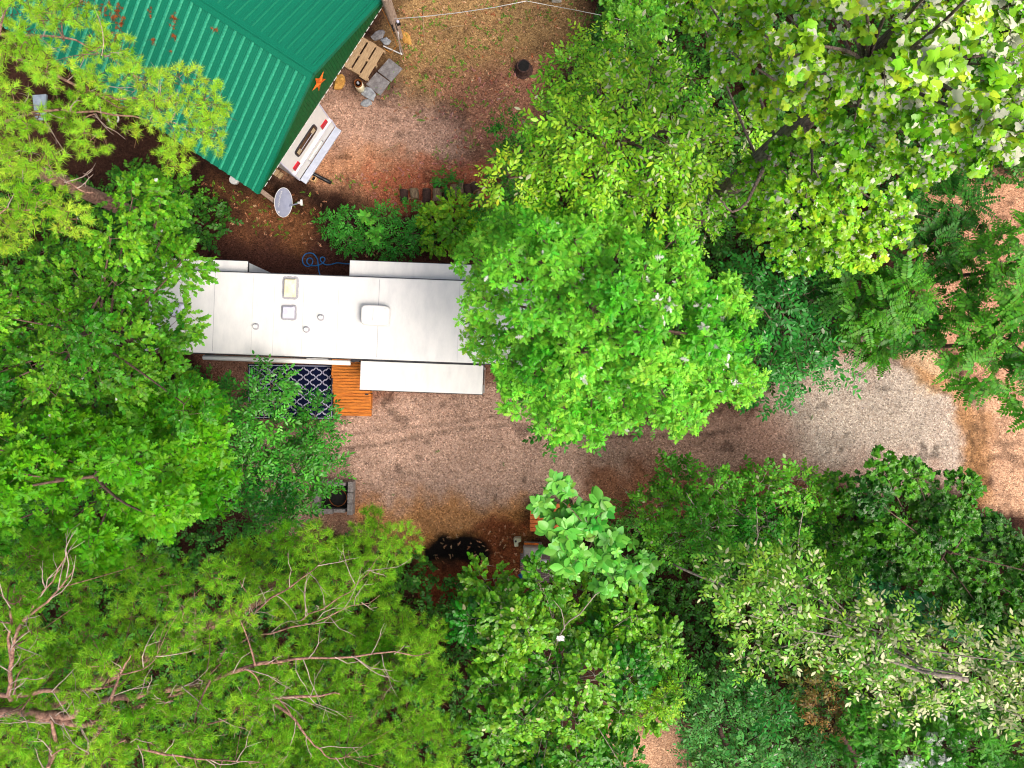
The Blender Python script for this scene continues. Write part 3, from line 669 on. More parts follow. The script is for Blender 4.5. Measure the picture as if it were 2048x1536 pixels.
# ------------------------------------------------------------------ camper parked under the carport
def make_camper():
    zb, zt = .62, 2.82
    a = W(598, 361, zb); b = W(671, 251, zb); mid = (a + b) / 2; wd = (b - a).length
    ang = math.atan2((b - a).y, (b - a).x) - math.pi / 2         # local x points outwards from the rear wall
    root = thing("camper_trailer", "white camper trailer with red tail lights, rear end sticking out of the green carport", "camper", (mid.x, mid.y, 0), ang)
    L = 6.5; q = MB(); prof = [(0, zb), (0, zb + .5), (-.07, zb + .62), (-.1, zt - .06), (-.16, zt), (-L, zt), (-L, zb)]
    vs = [(x, -wd / 2, z) for x, z in prof] + [(x, wd / 2, z) for x, z in prof]; n = len(prof)
    fs = [tuple(range(n)), tuple(reversed(range(n, 2 * n)))] + [(i, n + i, n + (i + 1) % n, (i + 1) % n) for i in range(n)]
    q.add(vs, fs); q.build("body", M['white'], root, .02)
    q = MB()
    for s in (-1, 1): q.tube([(.012, s * (wd / 2 - .02), zb), (.012, s * (wd / 2 - .02), zb + .5), (-.062, s * (wd / 2 - .02), zb + .63), (-.085, s * (wd / 2 - .02), zt - .05)], .025, 6)
    q.box((.004, 0, zb + .52), (.03, wd - .1, .03)); q.build("corner_trim", M['greyplastic'], root)
    def wall(z): return -.07 - (z - zb - .62) * .03 / 1.4
    zc = zb + 1.12; hw, hh = .58, .25; pts = []
    for k in range(40):
        a_ = 2 * math.pi * k / 40; m_ = (abs(math.cos(a_)) ** 6 + abs(math.sin(a_)) ** 6) ** (-1 / 6); pts.append((hw * m_ * math.cos(a_), hh * m_ * math.sin(a_)))
    yw = -.0
    def plate(name, mt, pts, d, th, par, y0=0., zz=zc):
        q = MB(); n = len(pts); xx = wall(zz) + d
        q.add([(xx - th, y0 + y, zz + z) for y, z in pts] + [(xx, y0 + y, zz + z) for y, z in pts], [tuple(range(n, 2 * n)), tuple(reversed(range(n)))] + [(i, (i + 1) % n, n + (i + 1) % n, n + i) for i in range(n)])
        return q.build(name, mt, par)
    wf = plate("window", M['dark'], pts, .022, .05, root)
    plate("pane", M['glass'], [(y * .92, z * .78) for y, z in pts], .03, .012, wf)
    for s in (-1, 1): plate("shade_panel", M['tan'], [(-.10, -.11), (.07, -.11), (.07, .11), (-.10, .11)], .036, .008, wf, s * .40)
    q = MB(); q.box((wall(zc) + .034, 0, zc - .04), (.008, .7, .012)); q.build("sliding_rail", M['greyplastic'], wf)
    for s in (-1, 1): plate("tail_light", M['red'], [(-.16, -.09), (.16, -.09), (.16, .09), (-.14, .11)], .05, .06, root, s * (wd / 2 - .30), zb + .70)
    for y in (-.93, -.26, 0, .26, .93): plate("marker_light", M['red'], [(-.06, -.025), (.06, -.025), (.06, .025), (-.06, .025)], .03, .04, root, y, zb + 1.88)
    q = MB(); q.box((.14, 0, zb - .03), (.24, wd - .06, .09)); bp_ = q.build("bumper", M['bumper'], root, .015)
    q = MB(); q.box((.035, 0, zb + .28), (.05, .78, .10)); pl = q.build("light_bar", M['white'], root, .015)
    for s in (-1, 1): q = MB(); q.box((.05, s * .40, zb + .28), (.045, .02, .12)); q.build("bracket", M['sealant'], pl)
    q = MB(); q.box((-2.6, 0, .5), (3.6, 1.2, .2)); q.build("chassis", M['dark'], root)
    for xx in (-2.4, -3.3):
        for s in (-1, 1):
            R = Matrix.Rotation(math.pi / 2, 3, 'X'); l = MB().lathe([(.1, -.1), (.29, -.11), (.33, -.08), (.33, .08), (.29, .11), (.1, .1)]); q = MB(); q.add([R @ Vector(v) + Vector((xx, s * (wd / 2 - .14), .34)) for v in l.v], l.f); q.build("wheel", M['black'], root)
    return root
make_camper()

# ------------------------------------------------------------------ things round the carport
def quad_thing(pxs, z0, z1, name, m, label, cat, group=None, bevel=.01):
    pts = [W(x, y, z1) for x, y in pxs]; c = sum((Vector((p.x, p.y, 0)) for p in pts), Vector()) / len(pts)
    q = MB(); q.prism([(p.x - c.x, p.y - c.y) for p in pts], 0, z1 - z0); o = q.build(name, m, None, bevel); o.location = (c.x, c.y, z0)
    return tag(o, label, cat, group)
def make_pallet():
    cs = [W(687, 122, .2), W(725, 68, .2), W(767, 102, .2), W(732, 167, .2)]; c = sum(cs, Vector()) / 4
    u = ((cs[1] - cs[0]) + (cs[2] - cs[3])) / 2; L = u.length; ang = math.atan2(u.y, u.x); v = ((cs[2] - cs[1]) + (cs[3] - cs[0])) / 2; Wd = v.length
    root = thing("wooden_pallet", "weathered wooden pallet of three wide boards under the gable edge", "pallet", (c.x, c.y, 0), ang)
    for k in (-1, 0, 1):
        q = MB(); q.box((k * .015 - (.03 if k else 0), k * Wd / 3, .185), (L, Wd / 3 - .065, .03)); q.build("board", M['pine_wood'], root, .005)
    for k in (-1, 0, 1):
        q = MB(); q.box((k * (L / 2 - .05), 0, .085), (.08, Wd - .02, .165)); q.build("bearer", M['pine_wood'], root, .005)
make_pallet()
quad_thing([(778, 116), (805, 137), (782, 163), (755, 142)], 0, .06, "paving_slab", M['slab'], "square grey paving slab farther from the steel canister, next to the conduit foot", "paving slab", "paving slabs beside the pallet")
quad_thing([(753, 144), (780, 164), (760, 191), (732, 168)], 0, .055, "paving_slab", M['slab'], "square grey paving slab next to the two loose grey stones", "paving slab", "paving slabs beside the pallet")
def stone(px, py, r, sx, sy, h, rz, m, label, seed, group=None):
    q = MB(); rr = random.Random(seed); n = 11; base = []; 
    for k in range(n):
        a = 2 * math.pi * k / n; k_ = rr.uniform(.72, 1.12); base.append((r * sx * math.cos(a) * k_, r * sy * math.sin(a) * k_))
    vs = [(x, y, -.02) for x, y in base] + [(x * 1.04, y * 1.04, h * rr.uniform(.45, .65)) for x, y in base] + [(x * .6, y * .6, h * rr.uniform(.85, 1.1)) for x, y in base] + [(0, 0, h)]
    fs = [tuple(reversed(range(n)))]
    for j in (0, 1): fs += [(j * n + i, j * n + (i + 1) % n, (j + 1) * n + (i + 1) % n, (j + 1) * n + i) for i in range(n)]
    fs += [(2 * n + i, 2 * n + (i + 1) % n, 3 * n) for i in range(n)]
    q.add(vs, fs); o = q.build("rock", m, None); p = W(px, py, 0); o.location = (p.x, p.y, 0); o.rotation_euler = (0, 0, rz)
    return tag(o, label, "rock", group)
G_ = "loose stones near the pallet"
stone(738, 188, .27, 1.1, .75, .12, -.6, M['stone'], "pointed grey stone between the canister and a paving slab", 3, G_)
stone(734, 206, .20, 1.05, .72, .10, .1, M['stone'], "rounded grey stone lowest of the loose stones by the slabs", 4, G_)
stone(679, 166, .24, .8, 1.1, .2, -.5, M['tanstone'], "yellowish tan rock lying right against the gable edge", 5, G_)
stone(756, 71, .24, 1.1, .7, .06, .4, M['slab'], "flat dark grey stone behind the pallet", 6, G_)
stone(772, 83, .18, 1.0, .75, .08, -.4, M['stone'], "small pale stone beside the conduit behind the pallet", 8, G_)
stone(813, 76, .26, .6, 1.2, .05, .5, M['tanstone'], "flat tan stone half sunk in grass right of the utility post", 9, G_)
def make_canister():
    p = W(722, 178, 0); root = thing("steel_canister", "old cream steel canister with rusty collar between pallet and grey stones", "canister", (p.x, p.y, 0))
    q = MB(); q.lathe([(.13, 0), (.15, .03), (.15, .36), (.14, .42), (.10, .47)], sides=24); q.build("tank", M['cream'], root, smooth=True)
    q = MB(); q.lathe([(.135, .42), (.14, .50), (.13, .52), (.115, .50), (.115, .47)], sides=24); q.build("collar", M['darkrust'], root)
    q = MB(); q.lathe([(.045, .47), (.05, .52), (.03, .56)], sides=12); q.build("valve", M['sealant'], root)
make_canister()
def make_utility():
    b = W(806, 108, 0); root = thing("utility_post", "leaning wooden utility post with black meter boxes and white conduits by the carport", "utility post", (b.x, b.y, 0))
    q = MB(); t = W(768, -6, 3.6) - b; m = W(784, 43, 1.9) - b
    q.tube([m, (m + t) / 2, t], [.10, .105, .10], 12); q.build("post", M['greywood'], root)
    q = MB(); q.tube([Vector((0, 0, 0.02)), m + Vector((.03, 0, -.1))], [.03, .04], 8); q.build("lower_post", M['greywood'], root)
    q = MB(); f = W(796, 64, 1.3) - b; q.tube([f, W(801, 104, .12) - b, Vector((0, 0, .05)) + Vector((-.02, -.05, .02)), W(767, 92, .06) - b], .022, 8); q.build("conduit", M['white'], root)
    q = MB(); q.tube([W(760, 12, 2.9) - b, W(772, 34, 2.2) - b, W(784, 62, 1.2) - b, W(794, 92, .3) - b, W(781, 106, .1) - b, W(768, 97, .06) - b], .010, 5); q.build("orange_cord", M['orangewire'], root)
    for px, py, z, d in ((786, 49, 1.62, (.16, .12, .22)), (789, 56, 1.45, (.17, .13, .2)), (796.5, 46, 1.7, (.13, .12, .16))):
        q = MB(); q.box(W(px, py, z) - b, d, .4); mb = q.build("meter_box", M['black'], root, .02)
        q = MB(); q.lathe([(.05, 0), (.05, .04), (.03, .06)], W(px, py, z) - b + Vector((0, 0, d[2] / 2)), 12); q.build("meter_dial", M['greyplastic'], mb)
make_utility()
def cable(name, pts, r, m, label, cat, sides=6, group=None):
    P = [Vector(p) for p in pts]; o0 = P[0].copy(); q = MB(); q.tube([p - o0 for p in P], r, sides); o = q.build(name, m, None, smooth=True); o.location = o0
    return tag(o, label, cat, group)
K1 = W(1053, 2, 3.2)
cable("overhead_cable", [W(784, 38, 2.15), W(850, 33, 2.2), W(920, 25, 2.4), W(990, 14.5, 2.8), K1], .012, M['wire'], "pale overhead cable running from the utility post to a knot above the yard", "cable")
cable("guy_rope", [K1 + Vector((.01, 0, 0)), W(1090, 9, 2.9), W(1150, 20, 2.4), W(1205, 31, 2.0), W(1260, 44, 1.6)], .009, M['wire'], "thin rope sloping down from the cable knot into the trees", "rope")
q = MB(); q.box((0, 0, .3), (.34, .34, .6)); o = q.build("cabinet_body", M['white'], None, .02); rt = thing("utility_cabinet", "small white utility pedestal cabinet standing in the yard at the photo's top edge", "cabinet", W(1113, -4, 0)); o.parent = rt
q = MB(); q.box((0, 0, .62), (.38, .38, .05)); q.build("lid", M['white'], rt, .01)
def make_dish():
    b = W(578, 412, 0); root = thing("satellite_dish", "grey oval satellite dish on a short mast near the camper", "satellite dish", (b.x, b.y, 0))
    c = W(567, 405, 1.35) - b; nrm = Vector((.90, -.15, .38)).normalized()
    up = Vector((0.17, 1, 0)); up = (up - nrm * up.dot(nrm)).normalized(); rt = up.cross(nrm)
    up = up * math.cos(.0) ; A, B, dep = .48, .42, .06
    def P(u, v, off=0):                        # u along long axis, v along short axis
        return c + up * u + rt * v + nrm * (dep * ((u / A) ** 2 + (v / B) ** 2) - dep + off)
    q = MB(); rings, seg = 8, 40; vs = []; 
    for side, off in ((1, 0), (-1, -.012)):
        for i in range(1, rings + 1):
            for k in range(seg):
                a = 2 * math.pi * k / seg; f = i / rings; vs.append(P(A * f * math.cos(a), B * f * math.sin(a), off))
    n1 = rings * seg; vs += [P(0, 0, 0), P(0, 0, -.012)]; fs = []
    for k in range(seg):
        k2 = (k + 1) % seg; fs += [(2 * n1, k2, k), (2 * n1 + 1, n1 + k, n1 + k2)]
        for i in range(rings - 1):
            a0 = i * seg; a1 = a0 + seg; fs += [(a0 + k, a0 + k2, a1 + k2, a1 + k), (n1 + a0 + k2, n1 + a0 + k, n1 + a1 + k, n1 + a1 + k2)]
        e = (rings - 1) * seg; fs.append((e + k, e + k2, n1 + e + k2, n1 + e + k))
    q.add(vs, fs); dsh = q.build("reflector", M['grey'], root)
    q = MB(); q.tube([P(A * math.cos(2 * math.pi * k / seg), B * math.sin(2 * math.pi * k / seg)) for k in range(seg + 1)], .010, 6, caps=False); q.build("rim", M['white'], dsh)
    tx = bpy.data.curves.new("lettering", 'FONT'); tx.body = "HughesNet"; tx.size = .12; tx.align_x = 'CENTER'; tx.align_y = 'CENTER'; tx.resolution_u = 3
    to = bpy.data.objects.new("tmp_text", tx); C.objects.link(to); dg = bpy.context.evaluated_depsgraph_get(); me = bpy.data.meshes.new_from_object(to.evaluated_get(dg)); bpy.data.objects.remove(to)
    for v in me.vertices:
        u, s_ = -v.co.x + .06, v.co.y; v.co = P(u, s_ * -1 * -1 + -.15, .006)
    me.materials.append(M['white']); o = bpy.data.objects.new("lettering", me); C.objects.link(o); o.parent = dsh
    q = MB()                                   # small curved emblem under the word
    for k, rr_ in enumerate((.02, .034, .048)):
        q.tube([P(-.34 + rr_ * math.cos(a), -.13 + rr_ * math.sin(a), .008) for a in [math.pi * (.25 + j * .25) + k * .5 for j in range(5)]], .006, 5)
    q.build("emblem", M['white'], dsh)
    tip = W(601, 405.5, 1.55) - b; st = P(-.02, .33, .0)
    q = MB(); q.tube([st - nrm * .02, tip], .022, 8); q.build("arm", M['grey'], root)
    q = MB(); d = (c - tip).normalized(); q.tube([tip - d * .01, tip + d * .10], [.05, .035], 12); q.box(tip + Vector((.04, 0, .02)), (.07, .19, .08), .08); q.build("receiver", M['white'], root, .01)
    q = MB(); q.tube([Vector((0, 0, 0)), Vector((0, 0, .95)), c - nrm * .2], .035, 10); q.build("mast", M['dark'], root)
    q = MB(); q.box(c - nrm * .20, (.1, .2, .2)); q.build("bracket", M['dark'], root)
make_dish()
def make_cinder():
    p = W(621, 354, .19); root = thing("cinder_block", "tan concrete block with two holes under the camper's corner", "concrete block", (p.x, p.y, 0), -.42)
    q = MB(); L, D, h = .40, .2, .19
    for y in (-.085, .085): q.box((0, y, h / 2), (L, .032, h))
    for x in (-.182, 0, .182): q.box((x, 0, h / 2), (.036, .138, h - .002))
    q.build("shell", M['tanblock'], root, .004); q = MB(); q.box((0, 0, .02), (L - .04, .138, .03)); q.build("hole_shade", M['ash'], root)  # near-black plate paints the shade down inside the block's holes
make_cinder()
cable("drain_pipe", [W(612, 338, .45), W(622, 345, .25), W(645, 357, .08), W(662, 366, .07)], .065, M['black'], "black plastic drain pipe coming out from under the camper's bumper", "pipe", 12)
quad_thing([(541, 345), (549, 333), (559, 341), (551, 352)], 0, .16, "wood_block", M['pine_wood'], "thicker wood block nearer the carport post under the camper's corner", "wood block", "wood blocks under the camper")
quad_thing([(553, 352), (561, 343), (566, 347), (558, 357)], 0, .12, "wood_block", M['pine_wood'], "thin wood block wedged under the camper's corner trim", "wood block", "wood blocks under the camper")
quad_thing([(659, 274), (669, 264), (676, 266), (668, 287)], .0, .06, "board_scrap", M['tanblock'], "pale tan board scrap peeking out from under the camper's bumper", "board")
quad_thing([(64, 190), (92, 188), (88, 240), (70, 238)], .9, 1.0, "grey_bench_top", M['cinderblue'], "blue-grey plank top glimpsed through the pine beside the carport", "plank")
q = MB(); q.tube([(.17 * math.cos(k * math.pi / 12), .17 * math.sin(k * math.pi / 12), 0) for k in range(-3, 17)], .028, 8); o = q.build("white_hoop", M['white'], None); o.location = W(226, 236, 1.0); o.rotation_euler = (.35, .2, 0); tag(o, "white plastic hoop seen through the pine by the carport eave", "hoop")
q = MB(); q.lathe([(.02, 0), (.14, .03), (.17, .18), (.16, .2)], sides=18); o = q.build("white_bucket", M['white'], None); o.location = W(472, 362, 0); tag(o, "white bucket half hidden under the carport's lower eave", "bucket")

# log edging
def make_logs():
    rows = [(808, 391, 16, 22, 0), (829, 388, 17, 20, .1), (853, 392, 16, 27, 0), (875, 391, 19, 24, 0), (891, 393, 13, 18, -.1), (907, 382, 17, 23, -.12), (922, 375, 12, 24, 0), (936, 380, 16, 20, .1), (949, 374, 17, 17, .5), (957, 392, 10, 18, 0), (874, 371, 15, 14, 0)]
    lab = ["reddish short log at the left end of the log row", "mossy short log second from the left end of the row", "dark red short log cut in two, left of the palest log", "palest bark log, lightest of the log row edging the shrubs",
           "dark low log between the palest log and the broken one", "pale broken log with a ragged lower end", "thin upright log just right of the ragged log", "reddish bark log near the right end of the row", "log lying skewed at the upper right end of the row", "thinnest pale log at the lower right end of the row", "dark log lying behind the palest log"]
    for i, (px, py, wd, ln, rz) in enumerate(rows):
        r = wd / 56 / 2; L = ln / 56; p = W(px, py, r); rr = random.Random(i)
        root = thing("short_log", lab[i], "log", (p.x, p.y, 0), rz, "short logs lined up along the shrub bed")
        q = MB(); q.tube([(rr.uniform(-.01, .01), -L / 2 + L * k / 5, r * .9 + rr.uniform(-.008, .008)) for k in range(6)], [r * rr.uniform(.92, 1.05) for _ in range(6)], 14, caps=False); q.build("bark", M['log'] if i not in (0, 2, 4, 7, 8, 10) else M['dark_bark'], root, smooth=True)
        for s in (-1, 1):
            q = MB(); q.tube([(0, s * (L / 2 - .004), r * .9), (0, s * (L / 2 + .004), r * .9)], r * .97, 14); q.build("cut_end", M['endgrain'], root)
make_logs()
def make_stump():
    p = W(1047, 140, 0); root = thing("tree_stump", "dark rotten tree stump in the yard beside the leafy tree", "stump", (p.x, p.y, 0))
    q = MB(); q.lathe([(.34, 0), (.27, .08), (.24, .3), (.235, .34)], sides=14); q.build("bark", M['dark_bark'], root); q = MB(); q.lathe([(.2, .335), (.19, .345)], sides=14); q.build("rotten_top", M['ash'], root)
make_stump()
def make_hose():
    z = [(1045, 292), (960, 290), (880, 280), (790, 272), (720, 290), (640, 310), (560, 312), (510, 295), (450, 245), (430, 205), (440, 165), (480, 150), (520, 170), (525, 215), (495, 262), (440, 300), (380, 322), (300, 332), (230, 328), (175, 300), (145, 250), (155, 195), (200, 168), (250, 185), (272, 235), (250, 300), (200, 340), (140, 345), (80, 305), (52, 230), (65, 150), (120, 85), (200, 62), (280, 80), (340, 145), (375, 225), (385, 320), (395, 420), (415, 500), (425, 530)]
    pts = []
    for i, (a, b) in enumerate(z): pts.append(W(600 + a * 120 / 1270, 500 + b * 60 / 635, .03 + .012 * math.sin(i * .9)))
    pts.insert(0, W(718, 528, .03)); pts.append(W(642, 560, .03)); sm = []
    for i in range(len(pts) - 1):
        p0, p1, p2, p3 = pts[max(i - 1, 0)], pts[i], pts[i + 1], pts[min(i + 2, len(pts) - 1)]
        for t in (0, .25, .5, .75):
            sm.append(.5 * ((2 * p1) + (p2 - p0) * t + (2 * p0 - 5 * p1 + 4 * p2 - p3) * t * t + (3 * p1 - p0 - 3 * p2 + p3) * t ** 3))
    cable("garden_hose", sm, .019, M['blue'], "blue garden hose curled in loops on the ground behind the trailer", "hose", 7)
make_hose()

# ------------------------------------------------------------------ rug, deck, small bin
def make_rug():
    cs = [W(494, 729, .02), W(664, 728, .02), W(668, 838, .02), W(496, 839, .02)]; c = (cs[0] + cs[2]) / 2; ang = -.012
    Lx, Ly = 3.02, 1.93; root = thing("outdoor_rug", "navy outdoor rug with white quatrefoil lattice pattern beside the deck", "rug", (c.x, c.y, 0), ang)
    q = MB(); q.box((0, 0, .008), (Lx, Ly, .016)); q.build("rug_base", M['navy'], root, .004)
    q = MB(); px_, py_ = .445, .345; a, b = px_ / 2, py_ / 2; hx, hy = Lx / 2 - .085, Ly / 2 - .085
    def outline(k):
        out = []; cs_ = [(.40 * a, 0, .50 * a), (-.40 * a, 0, .50 * a), (0, .40 * b, .52 * b), (0, -.40 * b, .52 * b)]
        for i in range(49):
            t = 2 * math.pi * i / 48; dx, dy = math.cos(t), math.sin(t); best = .45 * b
            for x, y, r in cs_:
                bq = x * dx + y * dy; cq = x * x + y * y - r * r; dsc = bq * bq - cq
                if dsc > 0: best = max(best, bq + math.sqrt(dsc))
            out.append((dx * best * k, dy * best * k))
        return out
    o1, o2 = outline(1.02), outline(.90)
    for i in range(-4, 5):
        for j in range(-4, 5):
            for sx in (0, 1):
                X = (i + .5 * sx) * px_; Y = (j + .5 * sx) * py_
                for k in range(48):
                    v = [(o1[k][0] + X, o1[k][1] + Y), (o1[k + 1][0] + X, o1[k + 1][1] + Y), (o2[k + 1][0] + X, o2[k + 1][1] + Y), (o2[k][0] + X, o2[k][1] + Y)]
                    if all(abs(x) < hx and abs(y) < hy for x, y in v): q.add([(x, y, .0195) for x, y in v], [(0, 3, 2, 1)] if False else [(3, 2, 1, 0)])
    for s in (-1, 1):
        q.box((0, s * (Ly / 2 - .05), .0185), (Lx - .08, .022, .004)); q.box((s * (Lx / 2 - .05), 0, .0185), (.022, Ly - .122, .004))
    q.build("lattice_pattern", M['rugline'], root)
make_rug()
def make_deck():
    root0 = W(700, 770, 0); root = thing("wooden_deck", "orange stained wooden deck stepping down from the trailer door", "deck", root0, RV_A * .6)
    lv = [(.80, 690, 757, 662.5, 735), (.62, 757, 786, 665, 739), (.44, 786, 818, 668, 742), (.22, 818, 832, 671, 744)]
    for z, y0, y1, xa, xb in lv:
        a = W(xa, y0, z) - root0; b = W(xb, y1, z) - root0; q = MB(); n = max(2, round((a.y - b.y) / .105)); bw = (a.y - b.y) / n
        for k in range(n):
            yc = a.y - (k + .5) * bw; q.box(((a.x + b.x) / 2 + random.uniform(-.004, .004), yc, z - .016), (b.x - a.x + random.uniform(-.012, .012), bw - .012, .032))
        q.build("step_boards", M['stain'], root, .004)
        q = MB(); q.box(((a.x + b.x) / 2, b.y + .03, (z - .03) / 2), (b.x - a.x - .04, .035, z - .04)); q.box((a.x + .04, (a.y + b.y) / 2, (z - .03) / 2), (.035, a.y - b.y - .06, z - .04)); q.box((b.x - .04, (a.y + b.y) / 2, (z - .03) / 2), (.035, a.y - b.y - .06, z - .04)); q.build("riser", M['stain'], root)
    q = MB(); p = W(734, 788, .445) - root0; q.box(p, (.11, .05, .02)); q.build("hinge", M['dark'], root)
make_deck()
q = MB(); root = thing("storage_bin", "long white storage bin with navy latch between trailer and rug", "bin", W(641, 722, 0), RV_A)
q.box((0, .02, .2), (.72, .2, .4)); q.build("box", M['white'], root, .02); q = MB(); q.box((0, .02, .42), (.75, .23, .04)); q.build("lid", M['white'], root, .01); q = MB(); q.box((.16, -.02, .445), (.17, .10, .02)); q.build("latch", M['navy'], root)
quad_thing([(594, 717), (610, 717), (612, 724), (595, 725)], 0, .1, "timber_offcut", M['pine_wood'], "short pale timber offcut lying between trailer and rug", "timber")

# ------------------------------------------------------------------ fire pit, grill corner
def make_pit():
    c = W(672, 992, 0); root = thing("fire_pit", "square fire pit of grey concrete blocks on the gravel", "fire pit", (c.x, c.y, 0), -.02)
    Lx, Ly, h, t = 1.36, 1.16, .38, .19
    def blk(x, y, dx, dy, z=h / 2, hh=h):
        q = MB(); q.box((x, y, z), (dx, dy, hh)); q.build("block", M['concrete'], root, .012)
    for s in (-1, 1):
        x = s * (Lx / 2 - t / 2)
        for k, (yy, dy) in enumerate(((.38, .385), (-.01, .385), (-.40, .385))): blk(x + random.uniform(-.01, .01), yy, t, dy - .012)
    for s in (-1, 1):
        y = s * (Ly / 2 - t / 2)
        blk(-.24, y, .44, t - .02); blk(.20, y - s * .02, .40, t - .07, h / 2 - .03, h - .06)
    q = MB(); q.box((0, 0, .02), (Lx - .3, Ly - .3, .04)); q.build("ash_bed", M['ash'], root)
    q = MB(); q.tube([(.12 + .3 * math.cos(a), -.02 + .3 * math.sin(a), .2) for a in [2 * math.pi * k / 24 for k in range(25)]], .012, 6); q.build("iron_ring", M['darkrust'], root)
make_pit()
def make_bench():
    a = W(1060, 1007, .5); b = W(1150, 1064, .5); c = (a + b) / 2; root = thing("patio_table", "bright orange slatted wooden table partly under the big-leaved sapling", "table", (c.x, c.y, 0), -.02)
    n = 7; Lx = b.x - a.x; Ly = a.y - b.y; q = MB()
    for k in range(n): q.box((random.uniform(-.005, .005), Ly / 2 - (k + .5) * Ly / n, .485), (Lx, Ly / n - .012, .03))
    q.build("tabletop", M['bench'], root, .004); q = MB()
    for x in (-.3, .35): q.box((Lx * x, 0, .44), (.07, Ly - .1, .05))
    q.build("frame", M['bench'], root)
    for sx in (-1, 1):
        for sy in (-1, 1): q = MB(); q.box((sx * (Lx / 2 - .08), sy * (Ly / 2 - .08), .21), (.07, .07, .41)); q.build("leg", M['bench'], root)
make_bench()
def make_grill():
    c = W(1062, 1098, 0); root = thing("gas_grill", "grey lidded gas grill with a white three-knob panel beside the brown mat", "grill", (c.x, c.y, 0), -.03)
    q = MB(); q.box((.05, .08, .42), (.62, .42, .6)); q.build("cabinet", M['lid'], root, .02)
    q = MB(); q.prism([(-.30, -.12), (.34, -.12), (.22, .30), (-.30, .30)], .74, .98, top=.9); lid = q.build("lid", M['lid'], root, .03)
    q = MB(); q.tube([(-.16, -.08, .985), (.2, -.08, .985)], .012, 6); q.build("handle", M['white'], lid)
    q = MB(); q.box((.12, -.22, .74), (.90, .10, .08), rot=Matrix.Rotation(.5, 3, 'X')); pn = q.build("control_panel", M['white'], root, .01)
    for x in (-.2, .08, .36):
        q = MB(); R = Matrix.Rotation(.6, 3, 'X'); l = MB().lathe([(.035, 0), (.032, .04)], sides=12); q.add([R @ Vector(v) + Vector((x, -.235, .775)) for v in l.v], l.f); q.build("knob", M['black'], pn)
    q = MB(); q.box((-.02, .36, .80), (.5, .07, .05)); q.build("side_shelf", M['rust'], root, .01)
    q = MB()
    for x in (-.2, .3):
        for y in (-.1, .24): q.tube([(x, y, 0), (x, y, .15)], .03, 8)
    q.build("caster", M['black'], root)
make_grill()
q = MB(); m0 = W(1073, 1140, .3); root = thing("woven_mat", "brown woven mat with square weave spread in front of the grill", "mat", (m0.x, m0.y, 0), -.03)
q.box((0, 0, .012), (1.15, 1.0, .024)); q.build("mat_base", M['wicker'], root, .004); q = MB()
for k in range(14): q.box((0, -.47 + k * .072, .027), (1.12, .012, .006))
for k in range(7): q.box((-.5 + k * .166, 0, .0305), (.012, .96, .005))
q.build("weave_cord", M['concrete'], root)
q = MB(); root = thing("plastic_jug", "cream plastic jug with grip hole left of the grill", "jug", W(1035, 1081, 0), .1)
q.prism([(-.13, -.16), (.02, -.16), (.02, -.02), (.14, .02), (.14, .14), (-.08, .16), (-.14, .1)], 0, .32, top=.9); q.build("body", M['cream'], root, .02)
q = MB(); q.lathe([(.035, .32), (.035, .36)], (-.06, .05, 0), 12); q.build("cap", M['dark'], root)
def crumple(px, py, z, r, m, label, cat, name, seed):
    q = MB(); rr = random.Random(seed); n = 9; vs = []; fs = []
    for i in range(n):
        for j in range(n): vs.append(((i / 8 - .5) * 2 * r * rr.uniform(.85, 1.1), (j / 8 - .5) * 1.4 * r * rr.uniform(.8, 1.1), rr.uniform(0, .45) * r))
    for i in range(n - 1):
        for j in range(n - 1): fs.append((i * n + j, (i + 1) * n + j, (i + 1) * n + j + 1, i * n + j + 1))
    q.add(vs, fs); o = q.build(name, m, None); sm = o.modifiers.new("thick", 'SOLIDIFY'); sm.thickness = .006; o.location = W(px, py, z); o.rotation_euler = (0.1, -.1, rr.uniform(0, 3)); tag(o, label, cat)
crumple(999, 1182, 2.3, .16, M['lilac'], "crumpled pale lilac plastic bag snagged above the round-leaved tree", "bag", "plastic_bag", 2)
crumple(1121, 1276, 6.8, .10, M['white'], "white scrap of plastic caught in the round-leaved tree", "scrap", "plastic_scrap", 3)
crumple(1041, 1152, 4.2, .07, M['blue'], "small blue plastic wrapper caught beside the brown mat", "wrapper", "blue_wrapper", 4)
crumple(1258, 1453, 4.6, .12, M['lilac'], "pale bluish plastic scrap near the bottom gravel patch", "scrap", "plastic_scrap", 5)

# ------------------------------------------------------------------ trees and shrubs (crown outlines in photo pixels, heights in metres)
def g(*c): return [lin(*x) for x in c]
lerp_x = lambda x, a, b: np.clip((x - a) / (b - a), 0, 1)

tree("oak_tree", "large bright green oak with deeply lobed leaves overhanging the trailer's end", "oak tree",
     [(884, 480), (960, 430), (1010, 400), (1110, 385), (1250, 420), (1400, 460), (1450, 545), (1545, 625), (1500, 690), (1520, 790), (1440, 830), (1380, 865), (1240, 850), (1190, 870), (1120, 885), (1060, 820), (1000, 800), (1005, 745), (970, 695), (880, 650), (940, 590), (958, 545)],
     6.6, 11.2, 'whorl', 'oak', .165, g((78, 168, 32), (138, 210, 62)), sp=58, fall=230, cover=2.1, inner=.8, depth=3, trunk_r=.2, seed=11, flat=.45,
     palefn=lambda x, y: .012 + .16 * np.exp(-((x - 1330) ** 2 + (y - 610) ** 2) / 1300) + .2 * np.exp(-((x - 1470) ** 2 + (y - 800) ** 2) / 1100) + .11 * np.exp(-((x - 1455) ** 2 + (y - 690) ** 2) / 1600),
     pale=(.78, .80, .78))
